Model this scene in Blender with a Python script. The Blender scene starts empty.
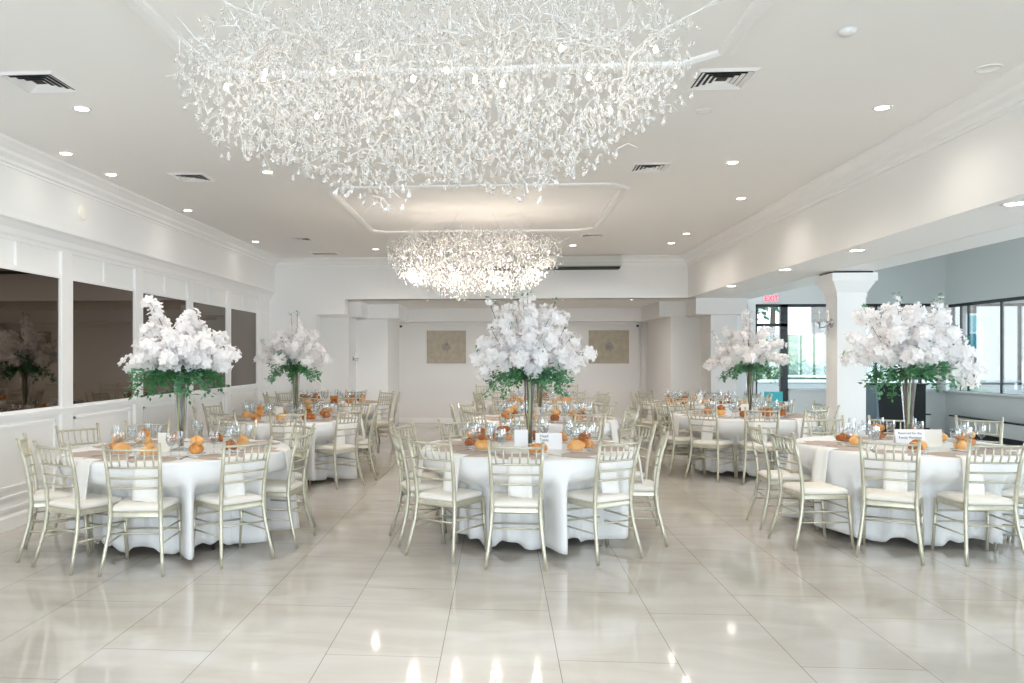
import bpy, math, random
from mathutils import Vector, Matrix
C = bpy.context.scene.collection
PI = math.pi
R = math.radians

# ------------------------------------------------------------ camera, world, lights, exposure
cd = bpy.data.cameras.new('camera'); cam = bpy.data.objects.new('camera', cd); C.objects.link(cam)
cd.sensor_width = 36; cd.lens = 36*800/1024
cam.location = (0, 0, 1.556); cam.rotation_euler = (R(90), 0, R(4))
cd.shift_x = (512-444.06)/1024; cd.shift_y = (356-341.5)/1024
cd.clip_start = .05; cd.clip_end = 300
S = bpy.context.scene
S.camera = cam
S.view_settings.view_transform = 'Standard'; S.view_settings.look = 'None'
S.view_settings.gamma = 1; S.view_settings.use_curve_mapping = False
S.view_settings.exposure = 0.69
S.cycles.use_denoising = True
S.cycles.max_bounces = 12; S.cycles.diffuse_bounces = 9; S.cycles.glossy_bounces = 4
S.cycles.transparent_max_bounces = 24; S.cycles.transmission_bounces = 4
S.cycles.caustics_reflective = False; S.cycles.caustics_refractive = False
S.cycles.sample_clamp_indirect = 6

w = bpy.data.worlds.new('world'); S.world = w; w.use_nodes = True
bg = w.node_tree.nodes['Background']; bg.inputs[0].default_value = (.80, .91, 1, 1); bg.inputs[1].default_value = 1.7

XSG = 9.05
def light(name, kind, loc, energy, color=(1, 1, 1), rot=(0, 0, 0), **k):
    l = bpy.data.lights.new(name, kind); l.energy = energy; l.color = color
    for a, v in k.items(): setattr(l, a, v)
    o = bpy.data.objects.new(name, l); o.location = loc; o.rotation_euler = rot; C.objects.link(o)
    return o
light('sun', 'SUN', (0, 0, 20), 1.2, (1, .97, .92), (R(42), 0, R(35)), angle=R(2))
# fill lamps added at assumed windows behind the camera; daylight by the right-hand glazing
for wx in (-2.7, .3, 3.3, 6.6):
    light('rear_fill_daylight', 'AREA', (wx, -4.35, 1.75), 114, (.80, .905, 1.02), (R(88), 0, R(0)), shape='RECTANGLE', size=2.4, size_y=2.5)
light('side_glazing_daylight', 'AREA', (XSG+.4, 6.9, 1.75), 250, (.81, .905, 1.02), (R(101), 0, R(90)), shape='RECTANGLE', size=12.6, size_y=1.7)
for nm, loc_, rot_, sz in (('end_glazing_portal', (7.4, 17.2, 1.72), (R(-90), 0, 0), 3.3), ('side_glazing_portal', (XSG+.2, 15.2, 1.72), (R(90), 0, R(90)), 3.4), ('door_portal', (5.6, 17.2, 1.3), (R(-90), 0, 0), .6)):
    light(nm, 'AREA', loc_, 1, rot=rot_, shape='RECTANGLE', size=sz, size_y=1.8 if nm != 'door_portal' else 2.5).data.cycles.is_portal = True

# ------------------------------------------------------------ materials
def mat(name, col, rough=.5, metal=0, spec=.5, coat=0, emit=None, estr=0, noise=None, bump=None):
    m = bpy.data.materials.new(name); m.use_nodes = True
    nt = m.node_tree; b = nt.nodes['Principled BSDF']
    b.inputs['Base Color'].default_value = (*col, 1); b.inputs['Roughness'].default_value = rough
    b.inputs['Metallic'].default_value = metal; b.inputs['Specular IOR Level'].default_value = spec
    b.inputs['Coat Weight'].default_value = coat
    if emit: b.inputs['Emission Color'].default_value = (*emit, 1); b.inputs['Emission Strength'].default_value = estr
    if noise or bump:
        tc = nt.nodes.new('ShaderNodeTexCoord')
    if noise:                                   # (scale, second colour)
        n = nt.nodes.new('ShaderNodeTexNoise'); n.inputs['Scale'].default_value = noise[0]; n.inputs['Detail'].default_value = 4
        nt.links.new(tc.outputs['Object'], n.inputs['Vector'])
        r = nt.nodes.new('ShaderNodeValToRGB'); r.color_ramp.elements[0].position = .35; r.color_ramp.elements[1].position = .68
        r.color_ramp.elements[0].color = (*noise[1], 1); r.color_ramp.elements[1].color = (*col, 1)
        nt.links.new(n.outputs['Fac'], r.inputs['Fac']); nt.links.new(r.outputs['Color'], b.inputs['Base Color'])
    if bump:                                    # (scale, strength)
        n = nt.nodes.new('ShaderNodeTexNoise'); n.inputs['Scale'].default_value = bump[0]; n.inputs['Detail'].default_value = 5
        nt.links.new(tc.outputs['Object'], n.inputs['Vector'])
        bp = nt.nodes.new('ShaderNodeBump'); bp.inputs['Strength'].default_value = bump[1]; bp.inputs['Distance'].default_value = .01
        nt.links.new(n.outputs['Fac'], bp.inputs['Height']); nt.links.new(bp.outputs['Normal'], b.inputs['Normal'])
    return m
def thin(name, tint=(1, 1, 1), gloss=.12, white=0, rough=.03):
    """thin clear glass: see-through with a fresnel reflection, optionally some white scatter"""
    m = bpy.data.materials.new(name); m.use_nodes = True; nt = m.node_tree; nt.nodes.clear()
    out = nt.nodes.new('ShaderNodeOutputMaterial'); t = nt.nodes.new('ShaderNodeBsdfTransparent'); g = nt.nodes.new('ShaderNodeBsdfGlossy')
    t.inputs[0].default_value = (*tint, 1); g.inputs['Roughness'].default_value = rough
    lw = nt.nodes.new('ShaderNodeLayerWeight'); lw.inputs[0].default_value = .35
    mm = nt.nodes.new('ShaderNodeMath'); mm.operation = 'MULTIPLY_ADD'; mm.inputs[1].default_value = .75; mm.inputs[2].default_value = gloss
    mm.use_clamp = True
    nt.links.new(lw.outputs['Facing'], mm.inputs[0])
    mx = nt.nodes.new('ShaderNodeMixShader'); nt.links.new(mm.outputs[0], mx.inputs[0])
    nt.links.new(t.outputs[0], mx.inputs[1]); nt.links.new(g.outputs[0], mx.inputs[2])
    last = mx
    if white:
        d = nt.nodes.new('ShaderNodeBsdfDiffuse'); d.inputs[0].default_value = (.95, .95, .95, 1)
        tr = nt.nodes.new('ShaderNodeBsdfTranslucent'); tr.inputs[0].default_value = (.95, .95, .95, 1)
        a = nt.nodes.new('ShaderNodeMixShader'); nt.links.new(d.outputs[0], a.inputs[1]); nt.links.new(tr.outputs[0], a.inputs[2])
        b = nt.nodes.new('ShaderNodeMixShader'); b.inputs[0].default_value = white
        nt.links.new(mx.outputs[0], b.inputs[1]); nt.links.new(a.outputs[0], b.inputs[2]); last = b
    nt.links.new(last.outputs[0], out.inputs[0])
    return m
def soft(name, col, trans=.35, noise=None):
    m = mat(name, col, .7, spec=.2, noise=noise); nt = m.node_tree; b = nt.nodes['Principled BSDF']
    t = nt.nodes.new('ShaderNodeBsdfTranslucent'); t.inputs[0].default_value = (*col, 1)
    mx = nt.nodes.new('ShaderNodeMixShader'); mx.inputs[0].default_value = trans
    nt.links.new(b.outputs[0], mx.inputs[1]); nt.links.new(t.outputs[0], mx.inputs[2])
    nt.links.new(mx.outputs[0], nt.nodes['Material Output'].inputs[0])
    return m
def tile_mat():
    m = mat('polished_stone_tile', (.7, .65, .6), .07, spec=.6); nt = m.node_tree; b = nt.nodes['Principled BSDF']
    tc = nt.nodes.new('ShaderNodeTexCoord'); sp = nt.nodes.new('ShaderNodeSeparateXYZ'); cb = nt.nodes.new('ShaderNodeCombineXYZ')
    nt.links.new(tc.outputs['Object'], sp.inputs[0])
    def off(o, k):
        a = nt.nodes.new('ShaderNodeMath'); a.operation = 'ADD'; a.inputs[1].default_value = k; nt.links.new(o, a.inputs[0]); return a.outputs[0]
    nt.links.new(off(sp.outputs['Y'], -4.12+1.206*20), cb.inputs['X']); nt.links.new(off(sp.outputs['X'], .305+.603*20), cb.inputs['Y'])
    br = nt.nodes.new('ShaderNodeTexBrick'); br.offset = .34; br.offset_frequency = 2; br.squash = 1
    br.inputs['Scale'].default_value = 1; br.inputs['Brick Width'].default_value = 1.206; br.inputs['Row Height'].default_value = .603
    br.inputs['Mortar Size'].default_value = .0022; br.inputs['Mortar Smooth'].default_value = .3; br.inputs['Bias'].default_value = 0
    br.inputs['Color1'].default_value = (.585, .55, .505, 1); br.inputs['Color2'].default_value = (.605, .57, .525, 1); br.inputs['Mortar'].default_value = (.26, .23, .19, 1)
    nt.links.new(cb.outputs[0], br.inputs['Vector'])
    # soft marble veining
    mp = nt.nodes.new('ShaderNodeMapping'); mp.inputs['Scale'].default_value = (.8, 2.2, 1); mp.inputs['Rotation'].default_value = (0, 0, .35)
    nt.links.new(tc.outputs['Object'], mp.inputs[0])
    n = nt.nodes.new('ShaderNodeTexNoise'); n.inputs['Scale'].default_value = 1.6; n.inputs['Detail'].default_value = 7; n.inputs['Distortion'].default_value = 1.2
    nt.links.new(mp.outputs[0], n.inputs['Vector'])
    r = nt.nodes.new('ShaderNodeValToRGB'); r.color_ramp.elements[0].position = .36; r.color_ramp.elements[0].color = (.885, .85, .805, 1)
    r.color_ramp.elements[1].position = .62; r.color_ramp.elements[1].color = (1, 1, 1, 1)
    nt.links.new(n.outputs['Fac'], r.inputs['Fac'])
    mx = nt.nodes.new('ShaderNodeMix'); mx.data_type = 'RGBA'; mx.blend_type = 'MULTIPLY'; mx.inputs[0].default_value = .75
    nt.links.new(br.outputs['Color'], mx.inputs[6]); nt.links.new(r.outputs['Color'], mx.inputs[7])
    nt.links.new(mx.outputs[2], b.inputs['Base Color'])
    return m
def brick_mat():
    m = mat('pale_brick', (.7, .65, .6), .8); nt = m.node_tree; b = nt.nodes['Principled BSDF']
    tc = nt.nodes.new('ShaderNodeTexCoord'); sp = nt.nodes.new('ShaderNodeSeparateXYZ'); cb = nt.nodes.new('ShaderNodeCombineXYZ')
    nt.links.new(tc.outputs['Object'], sp.inputs[0])
    a = nt.nodes.new('ShaderNodeMath'); a.operation = 'ADD'; nt.links.new(sp.outputs['X'], a.inputs[0]); nt.links.new(sp.outputs['Y'], a.inputs[1])
    nt.links.new(a.outputs[0], cb.inputs['X']); nt.links.new(sp.outputs['Z'], cb.inputs['Y'])
    br = nt.nodes.new('ShaderNodeTexBrick'); br.inputs['Scale'].default_value = 1; br.inputs['Brick Width'].default_value = .42; br.inputs['Row Height'].default_value = .15
    br.inputs['Mortar Size'].default_value = .012; br.inputs['Color1'].default_value = (.26, .235, .215, 1); br.inputs['Color2'].default_value = (.215, .19, .172, 1)
    br.inputs['Mortar'].default_value = (.31, .295, .285, 1)
    nt.links.new(cb.outputs[0], br.inputs['Vector']); nt.links.new(br.outputs['Color'], b.inputs['Base Color'])
    return m
M = dict(
    wall=mat('white_wall_paint', (.88, .875, .86), .55, spec=.3, bump=(60, .03)),
    ceil=mat('ceiling_paint', (.90, .895, .88), .7, spec=.2),
    trim=mat('white_trim_gloss', (.90, .895, .885), .35, spec=.4),
    grey=mat('pale_grey_paint_and_shade', (.73, .76, .75), .6, spec=.3),
    alc=mat('warm_white_paint', (.80, .785, .765), .6, spec=.3),
    floor=tile_mat(), brick=brick_mat(),
    chair=mat('champagne_lacquer', (.62, .59, .47), .33, metal=.45, noise=(30, (.54, .51, .40))),
    cushion=mat('ivory_cushion_fabric', (.86, .82, .75), .85, spec=.2, bump=(120, .1)),
    cloth=mat('white_table_linen', (.88, .88, .88), .85, spec=.15, bump=(180, .08)),
    napkin=mat('ivory_napkin_cotton', (.90, .885, .85), .9, spec=.1),
    mat=mat('taupe_woven_placemat', (.46, .37, .31), .75, noise=(90, (.56, .47, .41))),
    tabletop=mat('plywood_tabletop', (.45, .33, .2), .6),
    steel=mat('stainless_steel', (.6, .6, .6), .22, metal=1),
    dark=mat('dark_bronze_frame', (.012, .016, .018), .35),
    darkslot=mat('dark_slot', (.03, .03, .03), .7),
    china=mat('white_china', (.88, .88, .87), .15, spec=.5),
    bread=mat('crusty_bread', (.80, .40, .12), .5, noise=(22, (.58, .21, .045)), bump=(40, .3)),
    breadp=mat('pale_bread', (.90, .58, .26), .55, noise=(22, (.78, .38, .12)), bump=(40, .3)),
    breadd=mat('dark_baked_bread', (.55, .20, .05), .45, noise=(22, (.32, .09, .02)), bump=(40, .3)),
    paper=mat('white_card', (.90, .90, .91), .7), cream=mat('cream_card', (.88, .85, .78), .7), ink=mat('black_ink', (.03, .03, .05), .6),
    glass=thin('clear_glass', (.96, .975, .98), .06), water=thin('water_in_glass', (.93, .96, .98), .10),
    vase=thin('clear_vase_glass', (.95, .975, .97), .09), pane=thin('window_pane', (.97, .985, .985), .03, rough=.0),
    crystal=thin('crystal_drop_glass', (1, .99, .97), .09, white=.30, rough=.12),
    twig=mat('white_enamel_twig', (.80, .79, .77), .3),
    blossom=soft('white_silk_blossom', (.98, .965, .965), .42), bud=mat('yellow_stamen', (.75, .72, .45), .7),
    leaf=soft('green_leaf', (.10, .27, .10), .2, noise=(14, (.04, .14, .06))),
    leafy=soft('pale_green_leaf', (.22, .46, .25), .3, noise=(14, (.08, .24, .13))),
    stem=mat('brown_branch', (.17, .11, .09), .7), stemg=mat('green_stem', (.38, .45, .18), .6),
    mirror=mat('bronze_tinted_mirror', (.15, .118, .095), .02, metal=1),
    art=mat('beige_textured_panel', (.48, .42, .33), .6, noise=(9, (.40, .35, .27)), bump=(25, .5)),
    bulb=mat('warm_bulb', (1, .9, .75), .4, emit=(1, .93, .82), estr=5),
    lamp=mat('downlight_lens', (1, .95, .85), .4, emit=(1, .93, .82), estr=9),
    off=mat('unlit_lens', (.9, .9, .87), .3),
    red=mat('exit_red', (.7, .02, .05), .4, emit=(1, .05, .12), estr=1.6), redbox=mat('alarm_maroon', (.2, .03, .03), .4),
    acbody=mat('grey_white_plastic', (.60, .61, .58), .4), plastic=mat('white_plastic', (.8, .8, .79), .4), black=mat('black_laminate', (.014, .02, .02), .75),
    bluegrey=mat('blue_grey_panel', (.18, .25, .30), .5), teal=mat('turquoise_fabric', (.10, .58, .62), .7),
    grass=mat('lawn', (.12, .23, .14), .9, noise=(1.2, (.30, .36, .27))), bush=soft('hedge_leaves', (.07, .22, .13), .3, noise=(1.8, (.18, .34, .25))),
    concrete=mat('pale_concrete', (.36, .40, .41), .8), bark=mat('bark', (.15, .1, .07), .9), skyglass=mat('blue_window_glass', (.05, .22, .28), .3, spec=.2), paleglass=mat('pale_blue_blind', (.28, .50, .54), .5),
    rail=mat('pale_railing', (.75, .82, .84), .4), hedgew=mat('white_sill_paint', (.8, .85, .86), .5))

# ------------------------------------------------------------ mesh helpers
class MB:
    def __init__(s): s.v = []; s.f = []; s.m = []; s.cm = 0
    def add(s, vs, fs):
        n = len(s.v); s.v += [tuple(v) for v in vs]; s.f += [tuple(i+n for i in f) for f in fs]; s.m += [s.cm]*len(fs); return s
    def box(s, x0, x1, y0, y1, z0, z1):
        return s.add([(x0,y0,z0),(x1,y0,z0),(x1,y1,z0),(x0,y1,z0),(x0,y0,z1),(x1,y0,z1),(x1,y1,z1),(x0,y1,z1)],
                     [(0,3,2,1),(4,5,6,7),(0,1,5,4),(1,2,6,5),(2,3,7,6),(3,0,4,7)])
    def tube(s, pts, rad, n=8, cap=True, up=None):
        pts = [Vector(p) for p in pts]
        if not hasattr(rad, '__len__'): rad = [rad]*len(pts)
        vs = []; prev = None
        for i, p in enumerate(pts):
            t = (pts[min(i+1, len(pts)-1)]-pts[max(i-1, 0)]).normalized()
            if prev is None:
                a = Vector(up) if up else (Vector((0, 0, 1)) if abs(t.z) < .8 else Vector((1, 0, 0)))
            else: a = prev
            a = (a-t*a.dot(t)).normalized(); prev = a; b = t.cross(a)
            for k in range(n):
                q = 2*PI*k/n; vs.append(p+(a*math.cos(q)+b*math.sin(q))*rad[i])
        fs = []
        for i in range(len(pts)-1):
            for k in range(n):
                fs.append((i*n+k, i*n+(k+1) % n, (i+1)*n+(k+1) % n, (i+1)*n+k))
        if cap: fs.append(tuple(range(n-1, -1, -1))); fs.append(tuple(range((len(pts)-1)*n, len(pts)*n)))
        return s.add(vs, fs)
    def lathe(s, prof, n=24, c=(0, 0, 0), close=False):
        vs = [(c[0]+r*math.cos(2*PI*k/n), c[1]+r*math.sin(2*PI*k/n), c[2]+z) for r, z in prof for k in range(n)]
        fs = [(i*n+k, i*n+(k+1) % n, (i+1)*n+(k+1) % n, (i+1)*n+k) for i in range(len(prof)-1) for k in range(n)]
        if close: fs += [tuple(range(n-1, -1, -1)), tuple(range((len(prof)-1)*n, len(prof)*n))]
        return s.add(vs, fs)
    def prism(s, poly, a, b, axis='y'):
        """extrude a 2-D outline; axis names the extruded direction"""
        f = {'y': lambda p, t: (p[0], t, p[1]), 'x': lambda p, t: (t, p[0], p[1]), 'z': lambda p, t: (p[0], p[1], t)}[axis]
        n = len(poly)
        return s.add([f(p, a) for p in poly]+[f(p, b) for p in poly],
                     [tuple(range(n)), tuple(range(2*n-1, n-1, -1))]+[(i, i+n, (i+1) % n+n, (i+1) % n) for i in range(n)])
    def build(s, name, m, parent=None, smooth=False, loc=None, recalc=True, kind=None, label=None):
        me = bpy.data.meshes.new(name); me.from_pydata(s.v, [], s.f)
        for x in (m if isinstance(m, (list, tuple)) else [m]): me.materials.append(M[x])
        if any(s.m): me.polygons.foreach_set('material_index', s.m)
        me.update()
        if recalc:
            import bmesh
            bm = bmesh.new(); bm.from_mesh(me); bmesh.ops.recalc_face_normals(bm, faces=bm.faces); bm.to_mesh(me); bm.free()
        if smooth: me.polygons.foreach_set('use_smooth', [True]*len(me.polygons))
        o = bpy.data.objects.new(name, me); C.objects.link(o)
        if smooth == 'auto':
            e = o.modifiers.new('edge', 'EDGE_SPLIT'); e.split_angle = R(40)
        if parent: o.parent = parent
        if loc: o.location = loc
        if kind: o['kind'] = kind
        if label: o['label'] = label
        return o
def tag(o, label=None, cat=None, group=None, kind=None):
    if label: o['label'] = label
    if cat: o['category'] = cat
    if group: o['group'] = group
    if kind: o['kind'] = kind
    return o
def empty(name, loc=(0, 0, 0), rz=0, label=None, cat=None, group=None):
    o = bpy.data.objects.new(name, None); C.objects.link(o); o.location = loc; o.rotation_euler = (0, 0, rz); o.empty_display_size = .1
    return tag(o, label, cat, group)
def struct(name, mb, m, **k): return tag(mb.build(name, m, **k), kind='structure')
kids = {}
def children(o):
    return [c for c in bpy.data.objects if c.parent == o] if o.name not in kids else kids[o.name]
def cache(o):
    kids[o.name] = [c for c in bpy.data.objects if c.parent == o]
    for c in kids[o.name]: cache(c)
def copy_tree(o, parent=None):
    c = o.copy(); C.objects.link(c)
    if parent: c.parent = parent
    for ch in children(o): copy_tree(ch, c)
    return c
class Proto:
    """a prototype is itself the first instance; later ones are copies"""
    def __init__(s, root): s.root = root; s.used = False; cache(root)
    def place(s, loc, rz, label, group=None, cat=None):
        o = s.root if not s.used else copy_tree(s.root); s.used = True
        o.location = loc; o.rotation_euler = (0, 0, rz); o['label'] = label
        if group: o['group'] = group
        if cat: o['category'] = cat
        return o

# ------------------------------------------------------------ the room
XL, XB, XS, YB, YE, YW, YR = -4.40, 3.45, 9.05, 15.0, 18.6, 16.97, -4.0
ZC, ZS = 3.40, 2.63
struct('floor', MB().box(XL-.3, XS+.3, YR-.2, YE+.3, -.12, 0), 'floor')
struct('ceiling', MB().box(-4.7, XB+.1, YR-.2, YB+.1, ZC, ZC+.2), 'ceil')
struct('ceiling_alcove', MB().box(-4.7, 4.68, YB+.1, YE+.3, ZS, ZS+.2), 'alc')
struct('ceiling_annex', MB().box(4.68, XS+.3, YR-.2, YW+.3, 3.75, 3.9), 'grey')
# left: panelled lower wall and an overhanging upper wall
struct('wall_left', MB().box(XL-.25, XL, YR, YB+.1, 0, 2.72), 'wall')
struct('wall_left_upper', MB().box(XL-.25, -4.29, YR, YB+.1, 2.80, ZC+.1), 'wall')
struct('wall_left_alcove', MB().box(XL-.25, XL, YB, YE+.2, 0, ZS+.1), 'wall')
# back bulkhead with its side piece of full height
b = MB().box(XL, XB+.1, YB, YB+.28, ZS, ZC+.1); b.box(XL, -3.50, YB, YB+.28, 0, ZS); b.box(-3.5, -2.93, YB, YB+.28, 2.34, ZS)
struct('wall_bulkhead', b, 'wall')
struct('wall_back', MB().box(XL-.2, 4.0, YE, YE+.2, 0, ZS+.1), 'alc')
struct('wall_beam_right', MB().box(XB, 4.68, YR, YB+.28, ZS, ZC+.5), 'wall')
b = MB(); b.box(XL-.3, XS+.3, YR-.2, YR, 0, .5); b.box(XL-.3, XS+.3, YR-.2, YR, 3.0, 3.9)
for x0, x1 in ((XL-.3, -3.95), (-1.45, -.95), (1.55, 2.05), (4.55, 5.35), (7.85, XS+.3)): b.box(x0, x1, YR-.2, YR, .5, 3.0)
struct('wall_rear', b, 'wall')
# annex walls, openings left for glazing; grey colour includes their backlit shade
b = MB()
b.box(4.0, 5.28, YW, YW+.25, 0, 3.8); b.box(5.28, 6.9, YW, YW+.25, 2.63, 3.8); b.box(5.95, 6.9, YW, YW+.25, 0, .84)
struct('wall_annex_end', b, 'wall')
b = MB(); b.box(6.9, XS+.25, YW, YW+.25, 2.63, 3.8); b.box(6.9, XS+.25, YW, YW+.25, 0, .84)  # right of the split, backlit shade is put into the wall colour
struct('wall_annex_corner', b, 'grey')
b = MB(); b.box(XS, XS+.25, YR, YW, 2.60, 3.8); b.box(XS, XS+.25, YR, YW, 0, .84); b.box(XS, XS+.25, YR, 1.0, .84, 2.6)
struct('wall_annex_side', b, 'grey')
struct('wall_annex_divider', MB().box(3.9, 4.05, 16.2, YW+.2, 0, 2.8), 'wall')
# column masses of the alcove, left and right
b = MB(); b.box(-3.62, -3.03, 15.9, 16.9, 0, 2.34); b.box(-3.05, -2.36, 16.75, YE, 0, 2.34); b.box(XL, -3.6, 15.27, 17, 0, 2.34)
struct('column_left', b, 'wall')
b = MB(); b.box(-4.3, -2.73, 15.62, 16.5, 2.33, ZS); b.box(-3.0, -2.08, 16.4, YE, 2.33, ZS)
struct('trim_1', b, 'trim')
b = MB(); b.box(3.36, 3.98, 16.05, YE, 0, 2.34); b.box(3.94, 4.42, 15.3, 16.6, 0, 2.34)
struct('column_right', b, 'alc')
b = MB(); b.box(3.12, 3.75, 15.95, YE, 2.33, ZS); b.box(3.62, 4.55, 15.1, 16.9, 2.33, ZS)
struct('trim_2', b, 'alc')
b = MB(); b.box(-2.08, 3.12, 17.95, YE, 2.33, ZS); b.box(-2.08, 3.12, 18.4, YE, 2.27, 2.33)
struct('trim_3', b, 'alc')
b = MB(); b.tube([(3.25, 18.45, 0), (3.25, 18.45, 2.3)], .03); b.tube([(3.18, 18.5, 0), (3.18, 18.5, 2.3)], .02)
tag(b.build('downpipe', 'alc', smooth=True), 'thin painted pipe running up the back corner by the right column', 'pipe')
# baseboards
struct('baseboard_back', MB().box(-2.36, 3.36, YE-.02, YE, 0, .11), 'trim')
struct('baseboard_left', MB().prism([(XL, 0), (XL+.025, 0), (XL+.025, .11), (XL+.012, .13), (XL, .13)], YR, YB), 'trim')
# cornice under the upper left wall
prof = [(XL, 2.60), (XL+.02, 2.60), (XL+.03, 2.63), (XL+.045, 2.65), (XL+.06, 2.70), (XL+.10, 2.75), (XL+.135, 2.77), (XL+.135, 2.80), (-4.28, 2.80), (-4.28, 2.82), (XL, 2.82)]
struct('trim_4', MB().prism(prof, YR, YB), 'trim')
# ceiling crown mouldings (stepped)
def crown(x, sgn):
    return [(x, ZC), (x+sgn*.17, ZC), (x+sgn*.17, ZC-.02), (x+sgn*.14, ZC-.035), (x+sgn*.10, ZC-.06), (x+sgn*.08, ZC-.07), (x+sgn*.07, ZC-.10), (x+sgn*.035, ZC-.13), (x+sgn*.03, ZC-.16), (x+sgn*.012, ZC-.17), (x+sgn*.012, ZC-.19), (x, ZC-.19)]
struct('trim_5', MB().prism(crown(-4.29, 1), YR, YB), 'trim')
struct('trim_6', MB().prism(crown(XB, -1), YR, YB), 'trim')
struct('trim_7', MB().prism([(p[0], p[1]) for p in crown(YB, -1)], -4.29, XB, 'x'), 'trim')
b = MB(); b.prism([(4.18, ZS), (4.20, ZS-.006), (4.68, ZS-.006), (4.68, ZS)], YR, YB+.28)
struct('trim_8', b, 'trim')
# raised ceiling panel frames
def loop_frame(pts, wd, z0, z1):
    n = len(pts); cx = sum(p[0] for p in pts)/n; cy = sum(p[1] for p in pts)/n; b = MB(); vs = []
    for i, p in enumerate(pts):
        a = Vector(pts[i-1]); q = Vector(pts[(i+1) % n]); p = Vector(p)
        d1 = (p-a).normalized(); d2 = (q-p).normalized(); nn = Vector((-d1.y-d2.y, d1.x+d2.x)).normalized()
        k = wd/max(.5, nn.dot(Vector((-d1.y, d1.x))))
        if nn.dot(Vector((cx, cy))-p) < 0: nn = -nn
        vs.append([(p.x, p.y, z1), (p.x, p.y, z0+.012), (p.x+nn.x*k*.3, p.y+nn.y*k*.3, z0), (p.x+nn.x*k*.75, p.y+nn.y*k*.75, z0), (p.x+nn.x*k, p.y+nn.y*k, z0+.012), (p.x+nn.x*k, p.y+nn.y*k, z1)])
    flat = [v for r_ in vs for v in r_]
    b.add(flat, [(i*6+j, i*6+j+1, ((i+1) % n)*6+j+1, ((i+1) % n)*6+j) for i in range(n) for j in range(5)])
    return b
P2 = [(-1.70, 8.60), (1.18, 8.60), (1.41, 8.82), (1.41, 11.58), (1.16, 11.82), (-1.70, 11.82), (-1.94, 11.58), (-1.94, 8.82)]
struct('trim_9', loop_frame(P2, .10, ZC-.03, ZC), 'trim')
struct('trim_10', loop_frame([(x, y-6.62) for x, y in P2], .10, ZC-.03, ZC), 'trim')
# left wall panelling: pilaster strips between mirrors, rails and panel frames
MIR = [(6.31, 7.68), (7.93, 9.30), (9.55, 10.92), (11.16, 12.53), (12.77, 14.14)]
allm = [(a-1.615*k, c-1.615*k) for k in range(6, 0, -1) for a, c in [MIR[0]]]+MIR
b = MB()
for a, c in allm:
    b.box(XL, XL+.035, c+.03, c+.22, .13, 2.62)
b.box(XL, XL+.03, YR, YB, .98, 1.03); b.box(XL, XL+.045, YR, YB, 1.01, 1.035)
b.box(XL, XL+.015, YR, YB, 2.33, 2.38)
for a, c in allm:
    m_ = (a+c)/2
    b.box(XL, XL+.02, m_-.02, m_+.02, 2.38, 2.60)
    for (z0, z1) in ((.36, .93), (.17, .30)):
        y0, y1 = a+.05, c-.05
        for q in ((y0, y1, z0, z0+.025), (y0, y1, z1-.025, z1), (y0, y0+.025, z0, z1), (y1-.025, y1, z0, z1)):
            b.box(XL, XL+.018, *q)
struct('trim_11', b, 'trim')
names = ['nearest', 'second nearest', 'third', 'fourth', 'farthest']
for i, (a, c) in enumerate(MIR):
    t = empty('wall_mirror', (XL, (a+c)/2, 1.06), 0, ['dark bronze mirror panel cut by the left edge, nearest of the wall', 'dark bronze mirror on left wall, second from the near end', 'dark bronze mirror on left wall behind the near white flowers', 'dark bronze mirror on left wall, second from the far corner', 'dark bronze mirror on left wall, closest to the far corner'][i], 'mirror', 'bronze mirrors along the left wall')
    L = (c-a)/2
    MB().box(.004, .012, -L, L, 0, 1.27).build('mirror_glass', 'mirror', t)
    f = MB(); f.box(0, .026, -L-.03, -L, -.03, 1.30); f.box(0, .026, L, L+.03, -.03, 1.30); f.box(0, .026, -L, L, -.03, 0); f.box(0, .026, -L, L, 1.27, 1.30)
    f.build('frame', 'trim', t)
# column under the right beam, with flared capital
b = MB(); b.box(4.26, 4.61, 10.45, 10.80, 0, 2.34)
def frus(b, x0, x1, y0, y1, z0, z1, g0, g1):
    b.add([(x0-g0, y0-g0, z0), (x1+g0, y0-g0, z0), (x1+g0, y1+g0, z0), (x0-g0, y1+g0, z0), (x0-g1, y0-g1, z1), (x1+g1, y0-g1, z1), (x1+g1, y1+g1, z1), (x0-g1, y1+g1, z1)],
          [(0, 3, 2, 1), (4, 5, 6, 7), (0, 1, 5, 4), (1, 2, 6, 5), (2, 3, 7, 6), (3, 0, 4, 7)])
frus(b, 4.26, 4.61, 10.45, 10.80, 2.30, 2.36, .01, .012); frus(b, 4.26, 4.61, 10.45, 10.80, 2.36, 2.50, .012, .085); frus(b, 4.26, 4.61, 10.45, 10.80, 2.50, 2.60, .10, .10)
frus(b, 4.26, 4.61, 10.45, 10.80, 0, .12, .02, .02)
struct('column_beam', b, 'trim')
struct('shade_gap_capital', MB().box(4.2, 4.67, 10.39, 10.86, 2.60, 2.625), 'darkslot')  # dark plate painting the shade in the gap above the capital
struct('shade_gap_frieze', MB().box(3.68, 4.5, 15.16, 16.0, ZS-.002, ZS-.0005), 'darkslot')  # dark sheet painting the shade of the gap over the right frieze

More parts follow.
